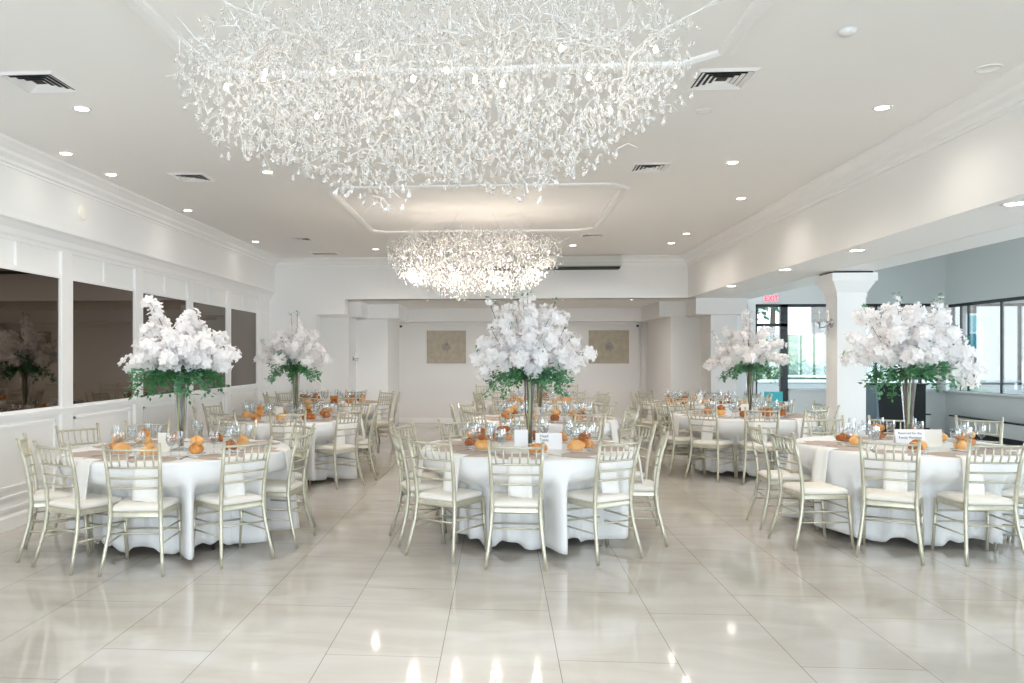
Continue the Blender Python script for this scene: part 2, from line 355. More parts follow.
# ---------------- glazing of the annex
def bars(name, rects, m='dark'):
    b = MB()
    for r_ in rects: b.box(*r_)
    return b
yw0, yw1 = YW+.06, YW+.14
t = empty('door_1', (5.57, YW, 0)); t['kind'] = 'structure'
def loc(rs, o=(5.57, YW, 0)): return [(a-o[0], b_-o[0], c-o[1], d-o[1], e-o[2], f-o[2]) for a, b_, c, d, e, f in rs]
bars('f', loc([(5.28, 5.33, yw0, yw1, 0, 2.63), (5.28, 5.95, yw0, yw1, 2.57, 2.63), (5.28, 5.95, yw0, yw1, 2.17, 2.23), (5.80, 5.95, yw0, yw1, 0, 2.63)])).build('door_frame', 'dark', t)
MB().box(-.24, .23, .09, .10, 0.10, 2.17).build('door_glass', 'pane', t)
MB().box(-.24, .23, .09, .10, 2.23, 2.57).build('transom_glass', 'pane', t)
h = MB(); h.tube([(.17, -.0, .95), (.17, -.03, .97), (.17, -.03, 1.25), (.17, 0, 1.27)], .012); h.build('door_handle', 'steel', t, smooth=True)
def window(n, o, frame, panes):
    t = empty('window_%d' % n, o); t['kind'] = 'structure'
    bars('f', loc(frame, o)).build('window_frame', 'dark', t)
    for p in panes: MB().box(*loc([p], o)[0]).build('window_pane', 'pane', t)
window(1, (7.5, YW, .84), [(5.95, 9.05, yw0, yw1, .84, .875), (5.95, 9.05, yw0, yw1, 2.57, 2.63), (7.70, 7.74, yw0, yw1, .84, 2.6), (8.58, 8.62, yw0, yw1, .84, 2.6), (9.0, 9.05, yw0, yw1, .84, 2.6)],
       [(5.95, 7.70, YW+.09, YW+.10, .87, 2.58), (7.74, 8.58, YW+.09, YW+.10, .87, 2.58), (8.62, 9.0, YW+.09, YW+.10, .87, 2.58)])
xs0, xs1 = XS+.06, XS+.12
ms = [16.3-1.03*k for k in range(15)]
window(2, (XS, 9, .84), [(xs0, xs1, 1, YW, .84, .875), (xs0, xs1, 1, YW, 2.54, 2.60)]+[(xs0, xs0+.03, y-.012, y+.012, .84, 2.6) for y in ms]+[(xs0, xs0+.03, YW-.42, YW-.405, .84, 2.6)],
       [(XS+.085, XS+.095, 1.0, YW, .87, 2.56)])
struct('trim_14', MB().tube([(8.88, YW-.16, .84), (8.88, YW-.16, 2.62)], .085, 20), 'hedgew', smooth=True)
b = MB(); b.box(5.95, XS, YW-.06, YW+.02, .84, .87); b.box(XS-.06, XS+.02, 1, YW, .84, .87)
struct('trim_15', b, 'hedgew')
# assumed rear windows behind the camera, unseen, put in for the fill light
for k, wx in enumerate((-2.7, .3, 3.3, 6.6)):
    t = empty('window_%d' % (k+3), (wx, YR, .5)); t['kind'] = 'structure'
    f = MB()
    for q in ((-1.25, -1.2, 0, .06, 0, 2.5), (1.2, 1.25, 0, .06, 0, 2.5), (-.02, .02, 0, .06, 0, 2.5), (-1.25, 1.25, 0, .06, 0, .05), (-1.25, 1.25, 0, .06, 2.45, 2.5)): f.box(*q)
    f.build('window_frame', 'dark', t)
    MB().box(-1.2, 1.2, .01, .02, .05, 2.45).build('window_pane', 'pane', t)
# baseboard heaters in the annex corner
def heater(a, b_, c, d, label):
    t = empty('baseboard_heater', ((a+b_)/2, (c+d)/2, 0), 0, label, 'heater', 'low grey heaters under the glazing')
    hx, hy = (b_-a)/2, (d-c)/2
    MB().box(-hx, hx, -hy, hy, .10, .36).build('cover', 'grey', t)
    MB().box(-hx, hx, -hy-.01, hy+.0, .36, .385).build('top_grille', 'dark', t) if hx > hy else MB().box(-hx-.01, hx, -hy, hy, .36, .385).build('top_grille', 'dark', t)
    MB().box(-hx+.01, hx-.01, -hy+.01, hy-.01, 0, .10).build('plinth', 'darkslot', t)
heater(7.6, 8.7, YW-.12, YW-.02, 'low grey baseboard heater under the end glazing')
heater(XS-.12, XS-.02, 10.0, 16.6, 'long grey baseboard heater under the right side glazing')

# ---------------- wall and ceiling fittings
def disc(b, x, y, z, r, n=20, t=.01): b.lathe([(0.0001, z), (r, z), (r, z+t), (.0001, z+t)], n, (x, y, 0)); return b
t0 = empty('ceiling_downlight', (0, 0, 0), 0, 'x', 'ceiling light')
MB().lathe([(.045, .0), (.06, -.006), (.068, -.004), (.07, 0)], 24).build('trim_ring', 'plastic', t0, smooth=True)
MB().lathe([(.0001, -.004), (.046, -.004), (.046, .0)], 20).build('lens', 'lamp', t0)
dl = Proto(t0)
DL = [(-3.11, 5.76, 'beside the near left vent'), (-3.94, 7.02, 'nearest of the row along the left crown moulding'), (-3.94, 7.87, 'second of the row along the left crown moulding'),
      (-3.94, 9.87, 'third of the row along the left crown moulding'), (-2.32, 7.87, 'left of the far ceiling panel corner'), (-3.93, 12.65, 'farthest of the row along the left crown moulding'),
      (-2.14, 13.67, 'left of the far chandelier by the bulkhead'), (1.21, 13.44, 'right of the far chandelier above the wall air conditioner'), (2.79, 13.28, 'in the far right ceiling corner'),
      (2.80, 12.27, 'second from the far right ceiling corner'), (2.81, 9.57, 'midway along the right beam'), (2.21, 7.79, 'right of the far ceiling panel'), (2.83, 6.15, 'nearest along the right beam')]
for x, y, l in DL:
    dl.place((x, y, ZC-.001), 0, 'small round recessed ceiling light '+l, 'recessed downlights in main ceiling')
    light('downlight_and_fill_glow', 'SPOT', (x, y, ZC-.02), 2.6 if x < -3.9 else 17 if x > 2.7 else 52, (1, .90, .80), spot_size=R(150), spot_blend=.9, shadow_soft_size=.05)
t1 = empty('ceiling_downlight', (1.53, 6.14, ZC-.001), 0, 'unlit recessed light just right of the near chandelier', 'ceiling light')
MB().lathe([(.045, .0), (.06, -.006), (.068, -.004), (.07, 0)], 24).build('trim_ring', 'plastic', t1, smooth=True)
MB().lathe([(.0001, -.004), (.046, -.004), (.046, .0)], 20).build('lens', 'off', t1)
for x, y, l in [(3.62, 5.9, 'under the right beam, cut by the right edge'), (3.61, 8.38, 'under the right beam, in front of the column'), (3.53, 10.2, 'under the right beam, left of the column capital'), (3.54, 12.55, 'under the right beam, farthest along')]:
    o = dl.place((x, y, ZS-.001), 0, 'round recessed light '+l, 'recessed downlights under the beam'); o.scale = (1.35, 1.35, 1)
    light('downlight_and_fill_glow', 'SPOT', (x, y, ZS-.02), 16, (1, .87, .72), spot_size=R(120), spot_blend=.7, shadow_soft_size=.05)
for x, y, l in [(-1.4, 15.42, 'first'), (-.1, 15.42, 'second'), (1.2, 15.42, 'third'), (2.5, 15.42, 'fourth')]:  # fill lamps added behind the bulkhead to brighten the alcove
    dl.place((x, y, ZS-.001), 0, 'added fill light in the back alcove ceiling behind the bulkhead, %s from left' % l, 'added fill lights in the alcove').scale = (.45, .45, 1)
    light('downlight_and_fill_glow', 'SPOT', (x, y, ZS-.02), 66, (1, .97, .94), (R(38), 0, 0), spot_size=R(110), spot_blend=1, shadow_soft_size=.15)
def vent(x, y, label, s=.2):
    t = empty('ceiling_vent', (x, y, ZC), 0, label, 'vent', 'square ceiling air vents')
    f = MB(); f.add([(-s, -s, -.0), (s, -s, 0), (s, s, 0), (-s, s, 0), (-s+.03, -s+.03, -.014), (s-.03, -s+.03, -.014), (s-.03, s-.03, -.014), (-s+.03, s-.03, -.014), (-s+.04, -s+.04, -.004), (s-.04, -s+.04, -.004), (s-.04, s-.04, -.004), (-s+.04, s-.04, -.004)],
              [(0, 1, 5, 4), (1, 2, 6, 5), (2, 3, 7, 6), (3, 0, 4, 7), (4, 5, 9, 8), (5, 6, 10, 9), (6, 7, 11, 10), (7, 4, 8, 11)]); f.build('frame', 'trim', t)
    MB().box(-s+.04, s-.04, -s+.04, s-.04, -.003, -.001).build('duct', 'darkslot', t)
    for k in range(4):
        l = MB(); a0 = s-.045-k*.034; a1 = a0-.024
        l.add([(-a0, -a0, -.012), (a0, -a0, -.012), (a0, a0, -.012), (-a0, a0, -.012), (-a1, -a1, -.002), (a1, -a1, -.002), (a1, a1, -.002), (-a1, a1, -.002)],
              [(0, 1, 5, 4), (1, 2, 6, 5), (2, 3, 7, 6), (3, 0, 4, 7)]); l.build('louvre', 'trim', t)
vent(-3.09, 5.18, 'square louvred ceiling vent at upper left, nearest of the left row', .205)
vent(1.47, 5.44, 'square louvred ceiling vent right of the near chandelier', .205)
vent(-3.17, 8.04, 'square ceiling vent in the left row, second from the front', .19)
vent(1.46, 7.93, 'square ceiling vent in the right row, second from the front', .19)
vent(-3.14, 12.42, 'square ceiling vent in the left row, farthest of the louvred ones', .19)
vent(1.42, 12.35, 'square ceiling vent behind the far chandelier on the right', .19)
t = empty('return_grille', (-3.13, 14.15, ZC), 0, 'flat tan return air grille near the left end of the bulkhead', 'vent')
MB().box(-.24, .24, -.13, .13, -.012, -.001).build('frame', 'alc', t); MB().box(-.21, .21, -.10, .10, -.014, -.011).build('grille', 'darkslot' if 0 else 'mat', t)
t = empty('smoke_detector', (1.96, 4.67, ZC), 0, 'small white smoke detector on the ceiling right of the chandelier', 'smoke detector')
MB().lathe([(.05, 0), (.05, -.015), (.035, -.03), (.001, -.032)], 20).build('housing', 'plastic', t, smooth=True)
MB().lathe([(.052, -.001), (.056, -.004), (.052, -.008)], 20).build('base_ring', 'grey', t)
t = empty('ceiling_speaker', (3.12, 5.35, ZC), 0, 'round white ceiling fitting near the right beam at upper right', 'speaker')
MB().lathe([(.075, 0), (.078, -.005), (.07, -.007), (.066, -.003), (.001, -.003)], 28).build('grille', 'trim', t, smooth=True)
t = empty('wall_speaker', (-4.29, 7.95, 3.03), 0, 'small round cream fitting on the upper left wall', 'speaker'); t.rotation_euler = (0, R(90), 0)
MB().lathe([(.075, 0), (.078, .012), (.06, .018), (.001, .018)], 24).build('cover', 'cream', t, smooth=True)
# long wall air conditioner on the bulkhead
t = empty('wall_air_conditioner', (.46, YB, 3.165), 0, 'long white wall air conditioner on the bulkhead behind the far chandelier', 'air conditioner')
MB().prism([(0, .0), (-.24, .02), (-.27, .05), (-.27, .225), (0, .225)], -1.74, 1.74, 'x').build('housing', 'acbody', t)
MB().box(-1.72, 1.72, -.262, -.02, -.012, .024).build('outlet_slot', 'darkslot', t)
MB().box(-1.74, 1.74, -.274, -.268, .085, .093).build('panel_seam', 'mat', t)
MB().box(1.74, 1.755, -.26, -.02, .05, .215).build('end_cap', 'grey', t)
# exit sign, fire alarm, camera domes
t = empty('exit_sign', (5.60, YW, 2.665), 0, 'EXIT sign with red letters above the glass door', 'sign')
MB().box(-.17, .17, -.05, 0, -.01, .17).build('housing', 'plastic', t)
def text(s, size, m, parent, loc, rot, name='lettering', ext=.0015, align='CENTER', sx=1):
    cu = bpy.data.curves.new(name, 'FONT'); cu.body = s; cu.size = size; cu.extrude = ext; cu.align_x = align; cu.resolution_u = 3
    o = bpy.data.objects.new(name, cu); C.objects.link(o); cu.materials.append(M[m])
    dg = bpy.context.evaluated_depsgraph_get(); me = bpy.data.meshes.new_from_object(o.evaluated_get(dg)); bpy.data.objects.remove(o)
    o = bpy.data.objects.new(name, me); C.objects.link(o)
    o.parent = parent; o.location = loc; o.rotation_euler = rot; o.scale = (sx, 1, 1)
    return o
text('EXIT', .17, 'red', t, (-.02, -.053, .02), (R(90), 0, 0), sx=.8, ext=.004)
t = empty('fire_alarm', (5.03, YW, 2.56), 0, 'maroon fire alarm box high on the wall beside the door', 'alarm')
MB().box(-.07, .07, -.06, 0, -.07, .08).build('housing', 'redbox', t); MB().lathe([(.03, 0), (.028, .012), (.001, .015)], 14).build('strobe', 'glass', t).rotation_euler = (R(90), 0, 0)
children(t)[-1].location = (0, -.06, 0)
for x, y, l in ((-2.25, 18.2, 'small camera on the left side of the back alcove'), (3.06, 18.2, 'small camera on the right side of the back alcove')):
    t = empty('security_camera', (x, y, 2.25), 0, l, 'camera')
    MB().box(-.03, .03, -.02, .02, .02, .08).build('bracket', 'grey', t)
    MB().tube([(0, -.10, -.02), (0, .02, .0)], .035, 10).build('body', 'plastic', t, smooth='auto'); MB().tube([(0, -.11, -.021), (0, -.10, -.02)], .028, 10).build('lens', 'dark', t)
# sconces
def sconce(loc, rz, label, s=1.0, group=None):
    t = empty('wall_sconce', loc, rz, label, 'wall lamp', group); t.scale = (s, s, s)
    p = MB(); p.lathe([(.001, 0), (.05, 0), (.055, .008), (.035, .02), (.001, .024)], 18); o = p.build('back_plate', 'steel', t, smooth=True); o.rotation_euler = (R(90), 0, 0)
    for sx in (-1, 1):
        MB().tube([(0, -.02, 0), (sx*.04, -.07, -.05), (sx*.10, -.09, -.05), (sx*.12, -.09, 0)], [.007, .006, .006, .008], 8).build('arm', 'steel', t, smooth=True)
        MB().lathe([(.001, 0), (.028, .004), (.034, .016)], 14, (sx*.12, -.09, 0)).build('drip_cup', 'steel', t, smooth=True)
        MB().lathe([(.011, .01), (.011, .09), (.001, .09)], 10, (sx*.12, -.09, 0)).build('candle', 'cream', t, smooth=True)
        MB().lathe([(.001, .09), (.012, .105), (.011, .125), (.001, .15)], 10, (sx*.12, -.09, 0)).build('bulb', 'off', t, smooth=True)
        MB().lathe([(.001, -.09), (.012, -.075), (.006, -.05), (.001, -.04)], 6, (sx*.12, -.09, 0)).build('crystal', 'glass', t)
    MB().lathe([(.001, -.16), (.02, -.135), (.012, -.09), (.001, -.06)], 8, (0, -.05, 0)).build('pendant', 'glass', t)
    return t
sconce((4.26, 10.62, 1.98), R(-90), 'silver candle sconce with crystals on the side of the white column', 1.15)
sconce((-3.03, 16.35, 1.50), R(90), 'small sconce on the side of the left alcove column', .9)
# wall panels with a sconce in the middle
def art(x, label, lab2):
    t = empty('wall_panel', (x, YE, 1.765), 0, label, 'wall art', 'textured panels on the back wall')
    MB().box(-.44, .44, -.03, 0, -.365, .365).build('textured_panel', 'art', t)
    f = MB()
    for q in ((-.455, .455, .362, .38), (-.455, .455, -.38, -.362), (-.455, -.44, -.365, .365), (.44, .455, -.365, .365)): f.box(q[0], q[1], -.04, 0, q[2], q[3])
    f.build('frame', 'art', t)
    s = empty('crystal_sconce', (x, YE-.03, 1.77), 0, lab2, 'wall lamp', 'crystal sconces on the textured panels')
    rr = random.Random(int(x*10))
    MB().lathe([(.001, 0), (.06, .0), (.05, .02), (.001, .03)], 14).build('back_plate', 'steel', s, smooth=True).rotation_euler = (R(90), 0, 0)
    for k in range(14):
        a = k*2.4; r_ = .022+.07*math.sqrt(k/14); z = r_*math.sin(a)*1.1; xx = r_*math.cos(a)
        MB().lathe([(.001, -.035), (.018, -.008), (.014, .01), (.001, .025)], 6, (xx, -.05-.02*rr.random(), z)).build('crystal', 'crystal', s)
art(-1.245, 'beige textured rectangle on the back wall, left one', 'silver crystal sconce centred on the left beige panel')
art(2.49, 'beige textured rectangle on the back wall, right one', 'silver crystal sconce centred on the right beige panel')

# ------------------------------------------------------------ dining furniture
def make_chair():
    """chiavari chair, origin on the floor between the rear feet, back towards +Y"""
    t = empty('chiavari_chair', (0, 0, 0), 0, 'x', 'chair')
    def post(sx):
        return [(sx*.222, .0, .0), (sx*.205, -.035, .12), (sx*.186, -.075, .28), (sx*.177, -.092, .42), (sx*.179, -.082, .56), (sx*.186, -.05, .74), (sx*.197, -.002, .925)]
    for sx in (-1, 1):
        p = MB(); p.tube(post(sx), [.0115, .014, .0155, .0165, .016, .0145, .0115], 8)
        p.tube([(sx*.198, .002, .925), (sx*.1985, .004, .94)], [.0145, .009], 8)
        p.build('leg', 'chair', t, smooth=True)
        f = MB(); f.tube([(sx*.208, -.495, 0), (sx*.205, -.475, .2), (sx*.195, -.462, .43)], [.0115, .014, .017], 8); f.build('leg', 'chair', t, smooth=True)
    # seat frame and cushion: rounded trapezoid
    def outline(k, n=5):
        pts = []
        for (cx, cy, a0) in ((.205-.045, -.475+.045, -90), (.18-.03, -.085-.03, 0), (-.18+.03, -.085-.03, 90), (-.205+.045, -.475+.045, 180)):
            r_ = .045 if cy < -.3 else .03
            for i in range(n+1):
                a = R(a0+90*i/n); pts.append((cx+(r_)*math.cos(a), cy+r_*math.sin(a)))
        m_ = (0, -.28); return [(m_[0]+(x-m_[0])*k, m_[1]+(y-m_[1])*k) for x, y in pts]
    def stack(levels):
        b = MB(); n = None
        vs = []
        for k, z in levels:
            o = outline(k); n = len(o); vs += [(x, y, z) for x, y in o]
        fs = [(i*n+j, i*n+(j+1) % n, (i+1)*n+(j+1) % n, (i+1)*n+j) for i in range(len(levels)-1) for j in range(n)]
        fs += [tuple(range(n-1, -1, -1)), tuple(range((len(levels)-1)*n, len(levels)*n))]
        return b.add(vs, fs)
    stack([(.96, .395), (1.0, .40), (1.0, .43), (.97, .438)]).build('seat_frame', 'chair', t, smooth='auto')
    stack([(.93, .437), (.99, .444), (1.0, .458), (.975, .474), (.85, .485), (.5, .490)]).build('seat_cushion', 'cushion', t, smooth=True)
    def at_z(z):
        P = post(1)
        for a, b_ in zip(P, P[1:]):
            if a[2] <= z <= b_[2]:
                f = (z-a[2])/(b_[2]-a[2]); return a[0]+(b_[0]-a[0])*f, a[1]+(b_[1]-a[1])*f
    for z, r_ in ((.888, .0095), (.762, .0085), (.685, .008), (.612, .008)):
        x, y = at_z(z); MB().tube([(-x, y, z), (-x*.5, y+.012, z), (0, y+.016, z), (x*.5, y+.012, z), (x, y, z)], r_, 6).build('back_rail', 'chair', t, smooth=True)
    xa, ya = at_z(.762); xb, yb = at_z(.888)
    for k in range(6):
        f = -1+2*(k+.5)/6
        f *= .93
        bow = .016*(1-f*f)
        MB().tube([(f*xa, ya+bow, .762), (f*(xa+xb)/2, (ya+yb)/2+bow, .80), (f*xb, yb+bow, .888)], [.0055, .0075, .0055], 6).build('spindle', 'chair', t, smooth=True)
    for sx in (-1, 1):
        for z in (.30, .215):
            x, y = at_z(z); MB().tube([(sx*x, y, z), (sx*.206, -.468, z)], .0068, 6).build('stretcher', 'chair', t, smooth=True)
    for z in (.325, .24):
        MB().tube([(-.2, -.466, z), (.2, -.466, z)], .0068, 6).build('stretcher', 'chair', t, smooth=True)
    x, y = at_z(.285); MB().tube([(-x, y, .285), (x, y, .285)], .0068, 6).build('stretcher', 'chair', t, smooth=True)
    return t
CH = Proto(make_chair())
RT = .905                                    # table radius
def make_table():
    t = empty('round_table', (0, 0, 0), 0, 'x', 'table')
    MB().lathe([(.001, .725), (RT-.01, .725), (RT, .73), (RT, .748), (RT-.005, .752), (.001, .752)], 64).build('tabletop', 'tabletop', t)
    for sx in (-1, 1):
        for sy in (-1, 1):
            MB().tube([(sx*.42, sy*.36, 0.0), (sx*.42, sy*.36, .725)], .016, 8).build('leg', 'steel', t, smooth=True)
    return t
TB = Proto(make_table())
def cloth_fold(a, ph):
    f = .5*math.sin(9*a+ph)+.32*math.sin(14*a+1.7*ph+1)+.22*math.sin(23*a+2.3*ph)+.25*math.sin(4*a+ph*.7)
    return f
def make_cloth(ph, seats, rot):
    """seats: (angle, radius of rear feet, facing) of the chairs whose seats push the cloth inwards"""
    b = MB(); N = 288; prof = []
    for fr in (.001, .3, .7, .9, 1.0): prof.append([(fr*RT*math.cos(2*PI*k/N), fr*RT*math.sin(2*PI*k/N), .758) for k in range(N)])
    prof.append([((RT+.008)*math.cos(2*PI*k/N), (RT+.008)*math.sin(2*PI*k/N), .752) for k in range(N)])
    for u in (.02, .06, .12, .2, .28, .36, .44, .52, .62, .72, .82, .92, 1.0):
        row = []
        for k in range(N):
            a = 2*PI*k/N; f = cloth_fold(a, ph)
            pleat = .5+.5*math.tanh(2.6*f)                       # flat ridges, tight valleys
            hem = .085-.06*pleat
            z = .752-(.752-hem)*u
            rr = RT+.012+.02*u+.085*(u**.8)*pleat-.03*u*(1-pleat)
            for (sa, rad, face) in seats:
                d = abs((math.degrees(a)-sa+180) % 360-180)
                cap = rad-.535; v = min(1, max(0, (.64-z)/.15)); v = v*v*(3-2*v)
                h = 1-min(1, max(0, (d-15.5)/5.0)); h = h*h*(3-2*h)
                if rr > cap: rr += (cap+.015*math.sin(k*.55+ph)-rr)*v*h
            q = a+.010*u*math.cos(14*a+ph)
            row.append((rr*math.cos(q), rr*math.sin(q), z))
        prof.append(row)
    vs = [v for r_ in prof for v in r_]
    fs = [(i*N+k, i*N+(k+1) % N, (i+1)*N+(k+1) % N, (i+1)*N+k) for i in range(len(prof)-1) for k in range(N)]
    b.add(vs, fs); o = b.build('tablecloth', 'cloth', smooth=True, recalc=True)
    s = o.modifiers.new('thickness', 'SOLIDIFY'); s.thickness = .003; s.offset = 1
    return o
ZT = .762

# place setting pieces ------------------------------------------------------
def mk_placemat():
    b = MB(); b.lathe([(.001, 0), (.18, 0), (.183, .002), (.18, .004), (.001, .004)], 36)
    return tag(b.build('placemat', 'mat', smooth='auto'), 'x', 'placemat')
def mk_napkin(wid, drop, skew):
    """napkin laid over the table edge; origin at the table centre, reaching out along -Y"""
    b = MB(); w_ = wid/2
    path = [(-.835, ZT+.008), (-.85, ZT+.010), (-.87, ZT+.008), (-(RT-.005), ZT+.008), (-(RT+.020), ZT+.002), (-(RT+.034), ZT-.02), (-(RT+.048), ZT-.10), (-(RT+.064), ZT-.22), (-(RT+.075), ZT-drop)]
    vs = []
    for i, (y, z) in enumerate(path):
        f = i/(len(path)-1); k = 1+.12*f
        for j in range(7):
            u = -1+j/3; x = u*w_*k+skew*f
            yy = y-.006*f*math.cos(u*4+f*2)*(1 if i > 4 else 0)
            vs.append((x, yy, z-(.012*(u+.3*u*u) if i == len(path)-1 else 0)))
    n = 7; fs = [(i*n+j, i*n+j+1, (i+1)*n+j+1, (i+1)*n+j) for i in range(len(path)-1) for j in range(n-1)]
    b.add(vs, fs); o = b.build('napkin', 'napkin', smooth=True, recalc=False)
    s = o.modifiers.new('thickness', 'SOLIDIFY'); s.thickness = .007; s.offset = 0
    return tag(o, 'x', 'napkin')
def mk_goblet():
    t = empty('water_goblet', (0, 0, 0), 0, 'x', 'glass')
    MB().lathe([(.036, 0), (.036, .002), (.008, .006), (.0045, .012), (.0042, .06), (.007, .072), (.020, .082), (.034, .100), (.041, .130), (.039, .16), (.0345, .187)], 18).build('bowl_and_stem', 'glass', t, smooth=True)
    MB().lathe([(.001, .082), (.018, .084), (.032, .102), (.038, .130), (.037, .150), (.001, .150)], 16).build('water', 'water', t, smooth=True)
    return t
def mk_wine():
    t = empty('wine_glass', (0, 0, 0), 0, 'x', 'glass')
    MB().lathe([(.034, 0), (.034, .002), (.007, .006), (.004, .012), (.0038, .09), (.008, .10), (.024, .112), (.034, .135), (.035, .16), (.029, .205)], 18).build('bowl_and_stem', 'glass', t, smooth=True)
    return t
def mk_plate():
    b = MB(); b.lathe([(.001, .004), (.045, .004), (.055, .008), (.076, .015), (.078, .013), (.058, .004), (.045, 0), (.001, 0)], 26)
    return tag(b.build('bread_plate', 'china', smooth=True), 'x', 'plate')
def ell(b, c, r_, rz=0, n=12, m_=8, lump=0, seed=0):
    rr = random.Random(seed); ph = [rr.random()*6 for _ in range(4)]
    vs = []
    for i in range(m_+1):
        th = PI*i/m_
        for k in range(n):
            a = 2*PI*k/n; q = 1+lump*math.sin(3*a+ph[0])*math.sin(th*2+ph[1])
            x, y, z = r_[0]*math.sin(th)*math.cos(a)*q, r_[1]*math.sin(th)*math.sin(a)*q, r_[2]*math.cos(th)*q
            vs.append((c[0]+x*math.cos(rz)-y*math.sin(rz), c[1]+x*math.sin(rz)+y*math.cos(rz), c[2]+z))
    b.add(vs, [(i*n+k, i*n+(k+1) % n, (i+1)*n+(k+1) % n, (i+1)*n+k) for i in range(m_) for k in range(n)])
def mk_roll(kind, m):
    b = MB()
    if kind == 0:   # knot: a loop of dough with a tucked end
        for k in range(6):
            a = k*PI/3; ell(b, (.034*math.cos(a), .026*math.sin(a), .030+.006*math.sin(a*2)), (.027, .021, .022), a+PI/2, lump=.05, seed=k)
        ell(b, (0, 0, .050), (.028, .024, .022), .4)
    elif kind == 1: # oval roll with a split crust
        ell(b, (0, 0, .034), (.062, .042, .034), 0, 18, 10, .04, 3); ell(b, (.0, .006, .048), (.050, .022, .024), .2, 14, 8, .05, 5)
    elif kind == 2: # twist
        for k in range(5): ell(b, (-.048+.024*k, .006*(-1)**k, .030+.005*(k == 2)), (.026, .036, .029), .5, 12, 8, .03, k)
    else:           # two small rolls baked together
        ell(b, (-.026, 0, .032), (.034, .036, .033), .2, 14, 9, .05, 2); ell(b, (.03, .008, .030), (.033, .033, .030), .9, 14, 9, .05, 4); ell(b, (.004, -.004, .058), (.028, .024, .018), .4, 12, 8, .04, 7)
    return tag(b.build('bread_roll', m, smooth=True), 'x', 'bread')
def mk_knife():
    t = empty('table_knife', (0, 0, 0), 0, 'x', 'knife')
    b = MB(); b.prism([(-.008, 0), (.008, 0), (.009, .05), (.007, .09), (-.007, .09), (-.009, .05)], 0, .005, 'z'); b.build('handle', 'steel', t)
    b = MB(); b.prism([(-.006, .09), (.006, .09), (.010, .13), (.009, .19), (.0, .215), (-.006, .20)], .001, .0035, 'z'); b.build('blade', 'steel', t); return t
def mk_fork():
    t = empty('table_fork', (0, 0, 0), 0, 'x', 'fork')
    b = MB(); b.prism([(-.007, 0), (.007, 0), (.008, .03), (.004, .10), (.004, .125), (.012, .140), (-.012, .140), (-.004, .125), (-.004, .10), (-.008, .03)], 0, .004, 'z'); b.build('handle', 'steel', t)
    b = MB()
    for k in range(4): b.box(-.0115+k*.0067, -.0085+k*.0067+.001, .138, .195, .001, .004)
    b.build('tines', 'steel', t); return t
PM = Proto(mk_placemat()); NK = [Proto(mk_napkin(.15, .31, 0)), Proto(mk_napkin(.165, .27, .02)), Proto(mk_napkin(.14, .34, -.015))]
GB, WG, PL, KN, FK = Proto(mk_goblet()), Proto(mk_wine()), Proto(mk_plate()), Proto(mk_knife()), Proto(mk_fork())
RO = [Proto(mk_roll(k, m)) for k, m in ((0, 'bread'), (1, 'breadp'), (2, 'bread'), (3, 'breadp'), (0, 'breadd'), (2, 'breadd'))]
RW = ['knotted golden roll', 'pale oval roll', 'twisted golden roll', 'pale clustered roll', 'dark knotted roll', 'dark twisted roll']

# ------------------------------------------------------------ vases and flowers
def mk_vase():
    t = empty('trumpet_vase', (0, 0, 0), 0, 'x', 'vase')
    MB().lathe([(.075, 0), (.075, .004), (.04, .012), (.022, .022), (.024, .05), (.030, .12), (.040, .28), (.053, .45), (.066, .58), (.080, .64)], 24).build('glass_body', 'vase', t, smooth=True)
    MB().lathe([(.079, .637), (.082, .641), (.081, .645), (.078, .642)], 24).build('rim', 'vase', t, smooth=True)
    return t
VS = Proto(mk_vase())
def blossom(b, c, n, s, rr):
    n = n.normalized(); a = n.orthogonal().normalized(); a = Matrix.Rotation(rr.random()*6.3, 3, n) @ a; d = n.cross(a)
    vs = []; fs = []
    for k in range(5):
        q = 2*PI*k/5; e = a*math.cos(q)+d*math.sin(q); g = n.cross(e)
        i = len(vs); h = rr.uniform(.1, .45)
        vs += [c, c+e*s*.62-g*s*.42+n*s*h*.6, c+e*s*1.05-g*s*.14+n*s*h, c+e*s*1.05+g*s*.14+n*s*h, c+e*s*.62+g*s*.42+n*s*h*.6]
        fs.append((i, i+1, i+2, i+3, i+4))
    b.add(vs, fs)
def leafq(b, c, d, up, L, W):
    d = d.normalized(); s = d.cross(up)
    s = s.normalized() if s.length > 1e-4 else d.orthogonal()
    n = s.cross(d)
    b.add([c, c+d*L*.45-s*W-n*L*.06, c+d*L+n*L*.04, c+d*L*.45+s*W-n*L*.06, c+d*L*.45+n*L*.04], [(0, 1, 4), (1, 2, 4), (2, 3, 4), (3, 0, 4)])
def bez(p0, p1, p2, t): return p0*(1-t)**2+p1*2*t*(1-t)+p2*t*t
